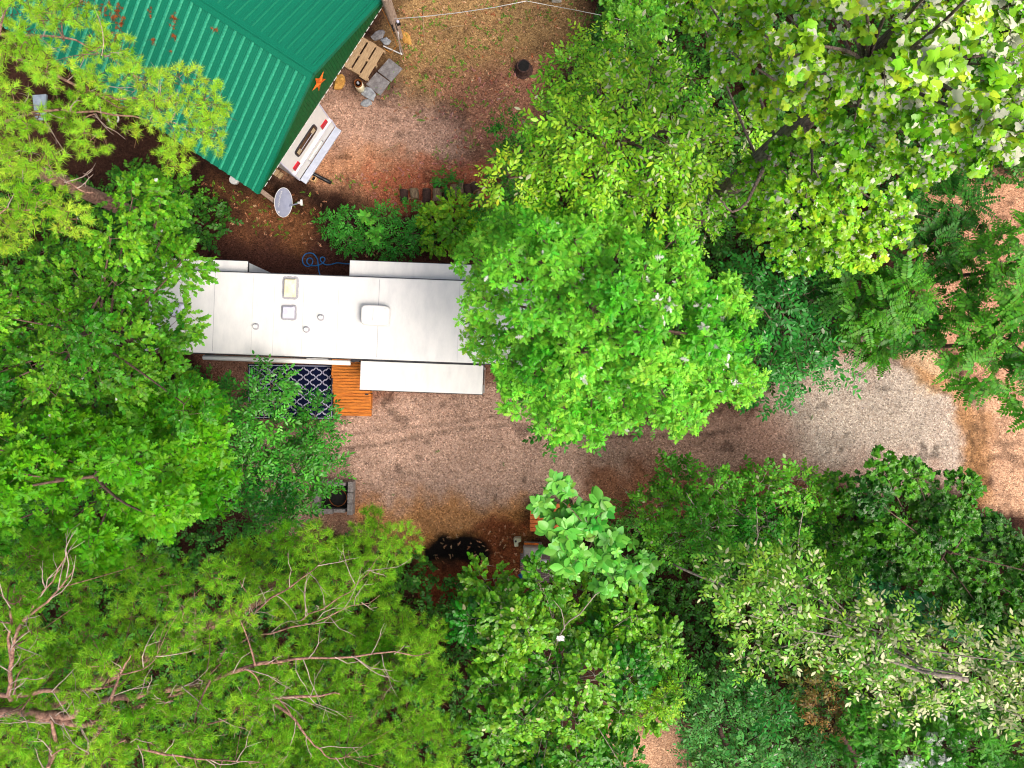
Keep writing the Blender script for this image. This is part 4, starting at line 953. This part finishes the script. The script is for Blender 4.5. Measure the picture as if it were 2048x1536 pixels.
tree("young_broadleaf_tree", "small dark green tree rooted below the bright oak at the drive's edge", "tree",
     [(1036, 832), (1100, 760), (1320, 780), (1300, 850), (1200, 850), (1122, 905), (1100, 880), (1090, 860)],
     3.2, 5.2, 'alt', 'ell', .15, g((44, 122, 30), (92, 168, 52)), sp=46, fall=60, cover=1.9, inner=.6, trunk_r=.06, seed=12, twig=.5)
tree("glossy_leaf_tree", "tall light green tree with glossy oval leaves above the oak, beside the yard", "tree",
     [(1085, 180), (1125, 95), (1200, 60), (1330, 60), (1440, 170), (1510, 280), (1490, 390), (1430, 462), (1330, 450), (1180, 430), (1050, 415), (975, 385), (1010, 330), (1055, 270), (1050, 220)],
     6.2, 10.8, 'alt', 'ell', .125, g((96, 176, 26), (164, 216, 52)), sp=62, fall=240, cover=2.0, inner=.7, depth=3, trunk_r=.15, seed=13, leaf='gloss_leaf',
     palefn=lambda x, y: .015 + .10 * lerp_x(x, 1150, 1420), pale=(.70, .74, .48), stem=(.20, .13, .06))
tree("low_bush", "darker leafy bush at the yard's right edge under the glossy-leaved tree", "bush",
     [(958, 235), (1010, 232), (1060, 260), (1060, 420), (960, 420), (980, 350), (1010, 300)], 1.2, 2.8, 'alt', 'ell', .13, g((52, 130, 34), (92, 166, 50)), sp=40, fall=50, cover=1.7, inner=.5, trunk_r=.04, seed=14)
tree("tulip_tree", "tall tulip tree with big pale shining leaves and furrowed grey trunk in the upper right", "tulip tree",
     [(1330, -110), (1345, 20), (1420, 100), (1460, 180), (1530, 290), (1490, 340), (1510, 420), (1465, 500), (1530, 525), (1650, 560), (1750, 515), (1890, 540), (1880, 490), (1830, 465), (1835, 400), (1950, 350), (2150, 330), (2150, -110)],
     8.2, 11.5, 'whorl', 'tulip', .10, g((104, 172, 22), (164, 212, 48)), sp=66, fall=190, cover=1.3, inner=.45, depth=3.5, base=(1335, 489), seed=15, leaf='gloss_leaf', jit=1.0,
     zfn=lambda x, y: np.clip(((x - 1500) * .0110 - (y - 300) * .0105), -1.2, 6.6), palefn=lambda x, y: .035 + .34 * np.clip(((x - 1380) / 660 * .7 + (330 - y) / 360 * .4), 0, 1) ** 1.5, pale=(.76, .80, .62),
     bark='tulip_bark', trunks=[([(1335, 489, 0), (1400, 430, 3.8), (1500, 339, 8.65), (1580, 268, 11.0), (1690, 163, 13.3), (1800, 60, 15), (1880, -10, 16)], [.30, .27, .235, .21, .16, .12, .07])],
     extra=[([(1600, 250, 11.4), (1592, 300, 11.6), (1596, 318, 11.7)], [.06, .045, .03]), ([(1550, 296, 10.2), (1480, 420, 9.6), (1440, 400, 9.8)], [.05, .03, .015]),
            ([(1700, 150, 13.4), (1640, 120, 13.6), (1560, 105, 13.4)], [.08, .05, .02]), ([(1690, 163, 13.2), (1840, 90, 13.8), (1960, 60, 14.2)], [.07, .05, .03])], holes=[[(1640, 30), (1790, 40), (1830, 80), (1720, 130), (1660, 100)], [(1500, 300), (1580, 255), (1600, 280), (1530, 340)]], trunk_top=14)
tree("tulip_tree", "lower dark sapling with lobed leaves filling the top edge between yard and tulip tree", "tree",
     [(1185, -110), (1195, 20), (1235, 62), (1330, 75), (1370, 60), (1350, -110)], 3.5, 5.0, 'whorl', 'maple', .14, g((74, 142, 30), (110, 176, 44)), sp=50, fall=70, cover=1.8, trunk_r=.06, seed=16)
tree("dark_understory_tree", "dark green oval-leaved tree squeezed between the oak and the feather-leaved trees", "tree",
     [(1430, 470), (1560, 520), (1700, 560), (1730, 640), (1695, 720), (1650, 800), (1560, 830), (1490, 800), (1480, 690), (1450, 580)],
     3.2, 5.8, 'alt', 'ell', .16, g((26, 104, 32), (66, 152, 56)), sp=56, fall=130, cover=1.5, inner=.5, trunk_r=.08, seed=17, twig=.5, leaf='gloss_leaf', palep=.01, pale=(.6, .68, .5))
for k, (poly, z0, z1, lab, cv) in enumerate((
    ([(1640, 545), (1770, 530), (1900, 540), (1880, 640), (1900, 720), (1830, 690), (1750, 708), (1690, 690), (1700, 620)], 3.8, 6.0, "feather-leaved tree arching over the drive's end below the tulip tree", 1.9),
    ([(1880, 520), (2000, 540), (2150, 520), (2150, 815), (2048, 800), (1960, 770), (1900, 735), (1890, 650)], 4.2, 6.6, "feather-leaved tree at the right edge with brown road showing through", 1.05),
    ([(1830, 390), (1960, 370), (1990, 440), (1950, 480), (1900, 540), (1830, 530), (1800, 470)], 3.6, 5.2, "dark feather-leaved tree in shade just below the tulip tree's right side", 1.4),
    ([(2040, 420), (2150, 400), (2150, 560), (1960, 560), (1975, 480)], 4.2, 5.6, "feather-leaved tree highest on the right edge beyond the brown gap", 1.3))):
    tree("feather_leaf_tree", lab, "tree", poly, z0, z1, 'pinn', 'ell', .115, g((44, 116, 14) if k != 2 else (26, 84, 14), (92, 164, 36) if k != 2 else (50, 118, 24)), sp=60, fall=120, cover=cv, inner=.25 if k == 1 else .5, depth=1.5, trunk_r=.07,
         seed=20 + k, group="feather-leaved trees on the right", twig=.2, updroop=(.3, -.3))
tree("maple_tree", "dark green maple with glossy lobed leaves below the drive's mouth", "maple tree",
     [(1672, 985), (1735, 925), (1780, 900), (1830, 893), (1905, 930), (1985, 985), (2048, 1060), (2150, 1100), (2150, 1320), (2040, 1310), (1950, 1260), (1850, 1220), (1760, 1180), (1700, 1070)],
     3.4, 6.0, 'whorl', 'maple', .125, g((34, 96, 12), (82, 150, 28)), sp=54, fall=130, cover=1.7, inner=.6, trunk_r=.1, seed=26, leaf='gloss_leaf', palep=.004)
tree("big_leaf_sapling", "sapling with very large oval leaves in whorls hanging over the orange table", "sapling",
     [(1075, 975), (1105, 955), (1135, 1000), (1190, 965), (1225, 990), (1228, 1050), (1270, 1080), (1300, 1180), (1240, 1190), (1190, 1150), (1100, 1130), (1052, 1110), (1060, 1060)],
     5.6, 7.6, 'whorl', 'wide', .28, g((58, 148, 38), (120, 194, 78)), sp=50, fall=90, cover=1.5, inner=.35, depth=1.2, trunk_r=.05, seed=27, leaf='gloss_leaf', var=.15, flat=.35, holes=[[(1050, 1000), (1085, 1000), (1085, 1050), (1050, 1050)]])
tree("twiggy_shrub", "green shrub with bare grey branches along the lower edge of the drive", "shrub",
     [(1285, 1010), (1320, 945), (1400, 925), (1500, 930), (1620, 955), (1700, 1000), (1730, 1090), (1740, 1180), (1600, 1190), (1440, 1180), (1330, 1150), (1290, 1090)],
     2.8, 5.0, 'alt', 'wide', .11, g((42, 124, 18), (112, 184, 48)), sp=52, fall=110, cover=1.45, inner=.45, trunk_r=.06, seed=28, bark='pale_bark', twig=.8, palep=.02, pale=(.62, .66, .42),
     extra=[([(1406, 1115, 4.6), (1403, 1070, 4.9), (1401, 1030, 5.1), (1385, 1005, 5.2), (1372, 985, 5.2)], [.035, .03, .026, .016, .006]), ([(1401, 1040, 5.05), (1430, 1010, 5.2)], [.015, .006]), ([(1402, 1062, 4.9), (1440, 1035, 5.1)], [.015, .006]),
            ([(1518, 1130, 4.9), (1516, 1070, 5.3), (1512, 1015, 5.5)], [.02, .016, .01]), ([(1600, 1130, 5.2), (1597, 1080, 5.5), (1606, 1020, 5.7)], [.02, .018, .01]),
            ([(1345, 1130, 4.6), (1420, 1160, 5.2), (1500, 1190, 5.6), (1580, 1230, 6.4)], [.03, .035, .03, .03])])
tree("bare_twig_bush", "leafless brown twigs fanning over the gravel right of the big-leaved sapling", "bush",
     [(1230, 1010), (1300, 1005), (1320, 1040), (1290, 1075), (1250, 1070)], 1.2, 2.0, 'alt', 'ell', .10, g((44, 112, 30), (80, 150, 46)), sp=34, fall=40, cover=.7, inner=.1, trunk_r=.02, seed=29, twig=1, bark='pine_bark',
     extra=[([(1300, 1060, .8), (1268, 1005, 1.6), (1235, 965, 2.1)], [.012, .009, .004]), ([(1296, 1055, .9), (1250, 1020, 1.5), (1225, 1005, 1.7)], [.012, .008, .004]), ([(1310, 1050, .9), (1302, 990, 1.7), (1290, 950, 2.2)], [.012, .008, .004]), ([(1312, 1050, .9), (1308, 985, 1.8), (1318, 945, 2.2)], [.012, .008, .004])])
tree("pale_leaf_tree", "tree whose long leaves show pale cream undersides across the lower right", "tree",
     [(1420, 1150), (1560, 1120), (1740, 1175), (1830, 1240), (1900, 1255), (2048, 1285), (2150, 1290), (2150, 1500), (2048, 1480), (1950, 1425), (1850, 1425), (1760, 1430), (1690, 1390), (1620, 1330), (1500, 1345), (1420, 1270)],
     6.0, 8.6, 'alt', 'ell', .14, g((74, 146, 30), (150, 196, 66)), sp=60, fall=140, cover=1.55, inner=.5, trunk_r=.1, seed=30, bark='pale_bark', twig=.6, leaf='gloss_leaf',
     palefn=lambda x, y: .10 + .36 * lerp_x(x, 1450, 1950) * lerp_x(y, 1130, 1330), pale=(.74, .78, .46),
     extra=[([(1760, 1318, 8.4), (1830, 1338, 8.7), (1880, 1348, 9.0), (1935, 1360, 9.1)], [.02, .035, .05, .06]), ([(1780, 1325, 8.4), (1850, 1338, 8.7), (1925, 1350, 9.0)], [.01, .02, .03])])
tree("mixed_oak_tree", "lobed-leaved tree with white leaf undersides in the bottom right corner", "tree",
     [(1700, 1420), (1780, 1435), (1850, 1425), (1950, 1425), (2048, 1480), (2150, 1500), (2150, 1620), (1690, 1620)], 4.2, 6.6, 'whorl', 'oak', .20, g((46, 124, 24), (98, 168, 46)), sp=56, fall=110, cover=1.6, inner=.5, trunk_r=.1, seed=31,
     palefn=lambda x, y: .04 + .7 * np.exp(-((x - 1890) ** 2 + (y - 1500) ** 2) / 1600), pale=(.74, .80, .78))
tree("shaded_oak", "blue-green shaded oak between the dark maple and the pale-leaved tree", "oak tree",
     [(1700, 1080), (1760, 1160), (1850, 1200), (1950, 1240), (2060, 1300), (2060, 1330), (1900, 1275), (1820, 1260), (1730, 1190)], 3.4, 5.2, 'whorl', 'oak', .21, g((22, 100, 48), (66, 146, 84)), sp=46, fall=60, cover=1.6, inner=.5, trunk_r=.08, seed=32, palep=.03, pale=(.5, .62, .56))
tree("round_leaf_tree", "tree with round leaves on thin twigs at the bottom centre", "tree",
     [(890, 1230), (905, 1175), (960, 1150), (1040, 1155), (1130, 1165), (1200, 1200), (1300, 1200), (1350, 1300), (1340, 1420), (1270, 1480), (1250, 1620), (950, 1620), (930, 1400), (915, 1290)],
     3.2, 6.2, 'alt', 'round', .095, g((32, 116, 20), (126, 184, 40)), sp=56, fall=130, cover=1.35, inner=.4, trunk_r=.08, seed=33, twig=.8, bark='pale_bark', palep=.015, pale=(.66, .66, .36), leaf='gloss_leaf',
     extra=[([(1130, 1255, 6.4), (1105, 1300, 6.2), (1090, 1330, 6)], [.02, .014, .008]), ([(1130, 1255, 6.4), (1190, 1190, 6.6), (1215, 1180, 6.6)], [.02, .012, .006]), ([(1128, 1256, 6.4), (1122, 1220, 6.6), (1105, 1200, 6.6)], [.014, .01, .005])])
tree("yellow_green_shrub", "yellow-green fine-leaved shrub right of the round-leaved tree", "shrub",
     [(1250, 1290), (1330, 1290), (1380, 1370), (1360, 1450), (1250, 1470), (1230, 1400)], 4.2, 5.6, 'alt', 'ell', .095, g((78, 146, 24), (136, 186, 38)), sp=44, fall=60, cover=1.4, inner=.2, trunk_r=.04, seed=34)
tree("low_green_shrub", "bluish green small-leaved shrub with brown stems at the bottom edge", "shrub",
     [(1340, 1340), (1420, 1330), (1530, 1350), (1600, 1400), (1650, 1480), (1680, 1620), (1390, 1620), (1390, 1470)], 2.6, 4.6, 'alt', 'ell', .13, g((38, 122, 40), (104, 172, 84)), sp=54, fall=100, cover=1.35, inner=.4, trunk_r=.05, seed=35, palep=.02, pale=(.6, .68, .52),
     bark='dark_bark', extra=[([(1440, 1450, 3.6), (1460, 1500, 2.6), (1490, 1545, 1.8)], [.06, .075, .085]), ([(1590, 1480, 3.8), (1625, 1525, 2.8), (1640, 1560, 2)], [.05, .06, .07]), ([(1685, 1470, 3.6), (1705, 1510, 2.8), (1730, 1560, 2)], [.06, .08, .09])])
tree("withered_branch_bush", "bush with withered reddish brown leaves in the lower right", "bush",
     [(1590, 1345), (1640, 1330), (1700, 1385), (1730, 1440), (1680, 1480), (1620, 1455)], 4.4, 5.6, 'alt', 'ell', .10, g((84, 112, 34), (134, 92, 52)), sp=40, fall=50, cover=1.2, inner=.2, trunk_r=.03, seed=36, twig=.8, bark='dark_bark')
tree("sweetgum_tree", "mid green tree with lobed leaves overhanging the trailer's left end", "tree",
     [(-110, 540), (0, 530), (60, 490), (130, 460), (175, 405), (240, 335), (330, 350), (380, 395), (395, 440), (365, 470), (408, 480), (396, 556), (320, 572), (345, 612), (388, 606), (428, 655), (396, 700), (384, 740), (412, 790), (400, 850), (300, 880), (150, 850), (0, 880), (-110, 880)],
     5.4, 9.6, 'alt', 'maple', .09, g((38, 114, 18), (108, 170, 32)), sp=56, margin=30, fall=210, cover=1.3, inner=.5, depth=3.5, trunk_r=.14, seed=40, jit=.9, stem=(.22, .07, .05), palep=.004, pale=(.8, .84, .84), var=.26)
tree("weedy_undergrowth_bush", "leafy bush growing on dark soil behind the carport's lower eave", "bush",
     [(215, 330), (290, 310), (370, 350), (400, 400), (360, 440), (280, 430), (220, 390)], .9, 1.8, 'alt', 'wide', .13, g((44, 118, 24), (92, 158, 40)), sp=36, fall=50, cover=1.2, inner=.3, trunk_r=.03, seed=41)
tree("lobed_oak_tree", "bright green oak with leaf rosettes along the left edge below the trailer", "oak tree",
     [(-110, 870), (0, 860), (60, 835), (200, 830), (300, 800), (430, 775), (445, 840), (440, 900), (505, 950), (490, 990), (425, 1010), (400, 1060), (340, 1085), (330, 1110), (270, 1110), (200, 1160), (0, 1110), (-110, 1110)],
     7.2, 10.6, 'whorl', 'oak', .17, g((56, 136, 10), (116, 190, 26)), sp=74, fall=150, cover=2.5, inner=.5, depth=3, trunk_r=.15, seed=42, flat=.75, jit=1.0, twig=.2, var=.16)
tree("cherry_tree", "dark green small tree with narrow glossy leaves leaning over rug and fire pit", "tree",
     [(480, 780), (545, 745), (570, 790), (600, 830), (640, 808), (655, 830), (640, 850), (676, 880), (655, 910), (684, 935), (645, 960), (672, 985), (632, 1010), (605, 1050), (560, 1070), (480, 1080), (450, 1000), (430, 900), (420, 820), (440, 740), (470, 750)],
     3.4, 6.0, 'alt', 'ell', .13, g((22, 100, 24), (84, 166, 50)), sp=46, fall=120, cover=2.0, inner=1.0, trunk_r=.07, seed=43, twig=.5, leaf='gloss_leaf')
NEED = g((88, 156, 20), (156, 208, 56)); NEED2 = g((122, 184, 30), (182, 220, 72))
tree("pine_tree", "yellow-green pine spreading over the carport roof in the top left corner", "pine tree",
     [(-110, -110), (200, -110), (240, 0), (250, 60), (300, 95), (290, 130), (350, 130), (440, 165), (500, 240), (440, 285), (400, 300), (350, 330), (300, 290), (225, 265), (150, 300), (190, 390), (130, 470), (0, 535), (-110, 545)],
     8.6, 12.6, 'tuft', 'ell', .135, NEED2, sp=62, fall=300, cover=1.25, inner=.35, depth=2.5, base=(330, 455), seed=44, bark='pine_bark', leaf='needle', twig=.75, jit=.7, flat=.35, var=.15,
     trunks=[([(330, 455, 0), (292, 438, 1.4), (200, 397, 4.2), (60, 335, 7.2), (-120, 255, 9.9), (-300, 180, 12)], [.27, .25, .22, .18, .14, .08])], trunk_top=9.5,
     extra=[([(-60, 60, 11), (60, 70, 11.2), (150, 85, 11), (240, 130, 10.8)], [.05, .04, .025, .01]), ([(-60, 300, 11), (60, 330, 11.2), (160, 380, 11), (190, 385, 10.8)], [.05, .04, .025, .01]), ([(40, 120, 11), (200, 190, 10.6), (330, 200, 10.4), (440, 215, 10)], [.04, .03, .018, .006]),
            ([(-40, 260, 10.8), (120, 220, 10.8), (260, 235, 10.4), (400, 250, 10)], [.05, .035, .02, .006]), ([(-60, 400, 10.5), (40, 420, 10.7), (100, 400, 10.6)], [.03, .02, .008])],
     holes=[[(60, 180), (130, 170), (130, 245), (60, 250)], [(210, 20), (260, 20), (260, 80), (225, 80)], [(200, 215), (240, 215), (240, 280), (200, 280)]])
LZ = -.55
PB = dict(sp=58, bark='pine_bark', leaf='needle', twig=.6, jit=.8, flat=.35, var=.16, inner=.75, depth=4)
tree("pine_tree", "pine with long pinkish forking limbs stretching right from the bottom left corner", "pine tree",
     [(-110, 1120), (0, 1090), (100, 1070), (210, 1110), (330, 1110), (450, 1090), (500, 1200), (560, 1280), (600, 1340), (560, 1450), (560, 1620), (-110, 1620)],
     8.4, 11.4, 'tuft', 'ell', .125, NEED, fall=200, cover=1.35, base=(640, 1130), seed=45, trunk_top=7.5, **PB,
     trunks=[([(640, 1130, 0), (480, 1215, 4), (250, 1335, 8), (60, 1432, 10)], [.26, .22, .16, .10])],
     extra=[([(-80, 1440, 11), (40, 1424, 11.2), (130, 1433, 11.3), (210, 1402, 11.4), (330, 1380, 11.4), (420, 1362, 11.4), (510, 1330, 11.3), (560, 1322, 11.2), (700, 1312, 11), (860, 1305, 10.6)], [.13, .12, .10, .085, .075, .06, .05, .04, .025, .01]),
            ([(-60, 1400, 11.2), (60, 1386, 11.4), (170, 1380, 11.5), (240, 1372, 11.4)], [.07, .06, .04, .02]), ([(60, 1440, 11.2), (170, 1450, 11.4), (230, 1432, 11.4), (330, 1395, 11.3), (420, 1370, 11.2)], [.07, .065, .06, .05, .03]),
            ([(160, 1545, 11), (200, 1460, 11.6), (220, 1405, 11.9), (240, 1350, 12), (262, 1310, 12.1)], [.065, .06, .045, .03, .012]), ([(20, 1400, 11.4), (22, 1320, 11.7), (50, 1240, 11.9), (110, 1190, 12), (150, 1130, 12)], [.06, .05, .04, .025, .008]),
            ([(22, 1320, 11.7), (20, 1220, 11.9), (30, 1170, 12)], [.04, .025, .01]), ([(95, 1545, 11), (110, 1480, 11.4), (100, 1440, 11.6)], [.055, .05, .03]), ([(50, 1240, 11.9), (90, 1180, 12), (140, 1100, 12)], [.03, .02, .006]),
            ([(200, 1460, 11.6), (300, 1500, 11.6), (420, 1520, 11.4), (520, 1525, 11.2)], [.04, .03, .02, .008]), ([(240, 1350, 12), (300, 1330, 12), (320, 1300, 12)], [.02, .014, .006])])
tree("pine_tree", "pine with thin grey-pink branches just below the fire pit", "pine tree",
     [(450, 1085), (560, 1060), (640, 1075), (690, 1050), (745, 1012), (775, 1050), (830, 1085), (880, 1110), (860, 1150), (810, 1180), (880, 1240), (900, 1300), (760, 1300), (620, 1330), (540, 1260)],
     4.6, 6.6, 'tuft', 'ell', .15, NEED, fall=150, cover=1.6, base=(760, 1090), seed=46, trunk_top=4.5, **PB, trunks=[([(763, 1081, 0), (720, 1134, 3), (690, 1170, 4.6)], [.12, .10, .05])],
     extra=[([(480, 1250, 9.2), (540, 1200, 9.4), (600, 1160, 9.4), (650, 1120, 9.2)], [.04, .03, .02, .008]), ([(390, 1310, 9.4), (392, 1230, 9.6), (388, 1180, 9.6)], [.03, .025, .01]), ([(430, 1320, 9.3), (500, 1230, 9.6), (478, 1160, 9.6)], [.035, .025, .01]),
            ([(480, 1280, 9.2), (620, 1245, 9.2), (760, 1190, 9)], [.03, .02, .006]), ([(380, 1290, 9.2), (430, 1250, 9.4), (520, 1240, 9.4)], [.025, .018, .006]), ([(600, 1240, 9.2), (700, 1180, 9.2), (760, 1110, 8.8)], [.02, .014, .005])])
tree("pine_tree", "pine filling the bottom edge left of the round-leaved tree", "pine tree",
     [(560, 1330), (700, 1295), (880, 1290), (920, 1350), (905, 1440), (930, 1620), (540, 1620), (545, 1440)],
     5.6, 8.0, 'tuft', 'ell', .14, NEED, fall=170, cover=1.6, base=(808, 1286), seed=47, trunk_top=5, **PB, trunks=[([(808, 1286, 0), (775, 1366, 3), (745, 1434, 5)], [.15, .12, .05])],
     extra=[([(480, 1375, 10), (530, 1395, 10.1), (620, 1392, 10.1), (680, 1388, 10)], [.06, .05, .035, .015]), ([(530, 1395, 10.1), (580, 1430, 10.1), (620, 1480, 10.1), (660, 1515, 10), (700, 1512, 9.9)], [.045, .035, .026, .02, .008]),
            ([(500, 1340, 10.1), (560, 1400, 10.3), (590, 1440, 10.3)], [.04, .028, .01]), ([(350, 1470, 10.2), (480, 1420, 10.3), (560, 1350, 10.3)], [.03, .022, .008])])
tree("flower_bed_shrub", "fine-leaved green shrub in the bed left of the short logs", "shrub",
     [(645, 440), (690, 408), (760, 402), (835, 425), (860, 470), (830, 500), (760, 505), (690, 500), (655, 470)], .6, 1.5, 'alt', 'ell', .10, g((30, 118, 30), (78, 166, 54)), sp=32, fall=55, cover=1.7, inner=.5, depth=.6, trunk_r=.03, seed=50, jit=.15)
tree("flower_bed_shrub", "rounder-leaved yellowish green shrub in the bed below the short logs", "shrub",
     [(815, 430), (860, 405), (900, 402), (980, 398), (1000, 430), (960, 465), (930, 500), (870, 505), (840, 480)], .6, 1.4, 'alt', 'round', .085, g((62, 138, 20), (140, 190, 36)), sp=32, fall=50, cover=1.6, inner=.5, depth=.6, trunk_r=.03, seed=51, jit=.15)
tree("flower_bed_shrub", "small leafy weed shrub growing over the upper side of the log row", "shrub",
     [(862, 360), (890, 345), (912, 365), (900, 380), (872, 378)], .3, .7, 'alt', 'wide', .09, g((34, 120, 26), (70, 158, 40)), sp=18, fall=20, cover=1.5, inner=.2, depth=.3, trunk_r=.015, seed=52, jit=.08)
for k, (x, y, l) in enumerate(((742, 438, "spiky rosette plant standing out of the bed shrub, upper one"), (748, 470, "spiky rosette plant standing out of the bed shrub, lower one"))):
    tree("rosette_plant", l, "plant", [(x - 12, y - 12), (x + 12, y - 12), (x + 12, y + 12), (x - 12, y + 12)], 1.6, 1.9, 'whorl', 'ell', .20, g((70, 150, 40), (110, 184, 60)), sp=14, fall=10, cover=1.6, inner=0, trunk_r=.012, seed=54 + k, jit=.05, group="spiky plants in the shrub bed")

# ------------------------------------------------------------------ ground cover and litter
def scatter(name, label, cat, kind, out, L, cols, n, polys, z, m, seed, avoid=(), pitch=.35, var=.25, stem=(.12, .07, .04), clump=None):
    r = np.random.default_rng(seed); x = r.uniform(-150, 2200, n * 6); y = r.uniform(-150, 1690, n * 6); k = np.zeros(len(x), bool)
    for p in polys: k |= inside(p, x, y)
    for p in avoid: k &= ~inside(p, x, y)
    if clump: k &= vnoise(x, y, clump[0], seed + 5) * .7 + .3 * vnoise(x, y, clump[0] * .3, seed + 9) > clump[1]
    x, y = x[k][:n], y[k][:n]; m_ = len(x); zz = r.uniform(z[0], z[1], m_); bt = r.random((m_, 1))
    acc = Acc(); acc.inst(protos(kind, out), Wn(x, y, zz), rotm(r.uniform(0, 6.28, m_), r.normal(size=m_) * pitch, r.normal(size=m_) * pitch), L * r.uniform(.7, 1.3, m_), np.array(cols[0]) * bt + np.array(cols[1]) * (1 - bt), r, var, 0.0, stem=stem)
    o = acc.build(name, M[m]); tag(o, label, cat, kind="stuff"); return o
RVP = [(290, 500), (1090, 500), (1090, 800), (290, 730)]; PIT = [(630, 955), (715, 955), (715, 1030), (630, 1030)]; MAT = [(1035, 1080), (1120, 1080), (1120, 1175), (1035, 1175)]
CAR = [(0, -150), (800, -150), (780, 0), (640, 200), (560, 330), (500, 300), (250, 130)]
FOREST = [[(-150, 300), (470, 420), (420, 520), (430, 1080), (830, 1100), (900, 1150), (1050, 1180), (1060, 1400), (1180, 1690), (-150, 1690)], [(1180, 1050), (1700, 1020), (1900, 1000), (2200, 1150), (2200, 1690), (1420, 1690), (1360, 1430), (1180, 1300)], [(1000, 420), (1150, 130), (1230, -150), (2200, -150), (2200, 340), (1830, 400), (1690, 690), (1500, 800), (1100, 760), (1090, 520)]]
scatter("undergrowth", "low dark leafy undergrowth on the forest floor", "undergrowth", 'alt', 'wide', .13, g((30, 86, 20), (70, 132, 36)), 22000, FOREST, (.05, 1.3), 'leaf', 61, avoid=[RVP, PIT, MAT, CAR])
YARD = [[(780, -150), (1210, -150), (1150, 90), (1080, 150), (1060, 250), (980, 330), (1010, 400), (800, 395), (640, 360), (690, 250), (760, 160), (800, 90)], [(380, 350), (520, 395), (650, 380), (660, 440), (560, 480), (430, 440)]]
scatter("leaf_litter", "dry brown fallen leaves scattered over yard and soil", "leaf litter", 'alt', 'ell', .045, g((156, 92, 58), (216, 170, 136)), 2600, YARD + [[(400, 420), (700, 470), (700, 520), (1000, 490), (1000, 440), (640, 500), (400, 440)], [(860, 1060), (1060, 1040), (1060, 1180), (900, 1240), (800, 1180)]], (.01, .03), 'litter', 62, avoid=[[(600, 210), (760, 210), (900, 250), (880, 300), (660, 330)]], pitch=.25)
scatter("pink_leaf_litter", "reddish dry leaves lying in the shaded part of the yard", "leaf litter", 'alt', 'ell', .045, g((140, 72, 60), (204, 150, 148)), 2200, [[(880, 130), (1090, 130), (1080, 260), (1000, 420), (700, 400), (690, 350), (860, 320)]], (.01, .03), 'litter', 63, pitch=.25)
scatter("grass_weeds", "patches of short green weeds and grass in the yard", "weeds", 'alt', 'ell', .045, g((70, 138, 28), (124, 174, 50)), 5200, YARD + [[(1100, -150), (1230, -150), (1200, 130), (1080, 130)]], (.01, .06), 'leaf', 64, avoid=[[(600, 200), (760, 200), (880, 260), (860, 340), (640, 350)]], clump=(34, .46))
scatter("drive_weeds", "a few small green weeds and fallen leaves on the gravel", "weeds", 'alt', 'ell', .05, g((40, 96, 24), (84, 126, 40)), 60, [[(690, 860), (1100, 880), (1500, 870), (1900, 760), (1930, 900), (1500, 960), (1100, 990), (720, 1040)]], (.02, .06), 'leaf', 65, clump=(20, .5))
def roof_litter():
    r = np.random.default_rng(70); P = []; 
    c_, s_ = HALF / math.hypot(HALF, 1.25), 1.25 / math.hypot(HALF, 1.25)
    inv = lambda px, py, z: W(px, py, z)
    for px, py, n, sx, sy in ((345, 42, 12, 4, 10), (428, 57, 3, 3, 2), (300, 22, 4, 2, 7), (350, 73, 4, 2, 6), (308, 85, 4, 2, 6), (235, 50, 30, 6, 22), (205, 20, 30, 20, 14), (342, 103, 2, 2, 2), (196, 60, 16, 14, 10)):
        for _ in range(n):
            x, y = px + r.normal() * sx, py + r.normal() * sy; z = 3.6
            for _i in range(6):
                p = W(x, y, z); d = p - CARPORT.location; yl = -d.x * math.sin(ANG) + d.y * math.cos(ANG); z = 4.25 - abs(yl) / HALF * 1.25 + .025
            P.append(W(x, y, z))
    P = np.array(P); n = len(P); acc = Acc(); bt = r.random((n, 1))
    acc.inst(protos('tuft', 'ell'), P, rotm(r.uniform(0, 6.28, n), r.normal(size=n) * .15 - .1, r.normal(size=n) * .2), r.uniform(.05, .09, n), np.array(lin(170, 92, 46)) * bt + np.array(lin(128, 66, 34)) * (1 - bt), r, .2, 0.0)
    o = acc.build("roof_needle_litter", M['litter']); tag(o, "orange dead pine needles drifted on the green roof", "pine litter", kind="stuff")
roof_litter()
def sticks():
    for i, (pts, lab) in enumerate((([(848, 12), (846, 40), (849, 80)], "thin pale fallen stick standing upright in the photo near the yard's top"), ([(885, 62), (905, 53), (928, 51)], "short curved fallen stick in the grassy yard"), ([(765, 304), (800, 287)], "thin straight fallen stick on the pale yard gravel"))):
        cable("fallen_stick", [W(x, y, .03) for x, y in pts], .012, M['pine_wood'], lab, "stick", 5, "fallen sticks in the yard")
sticks()
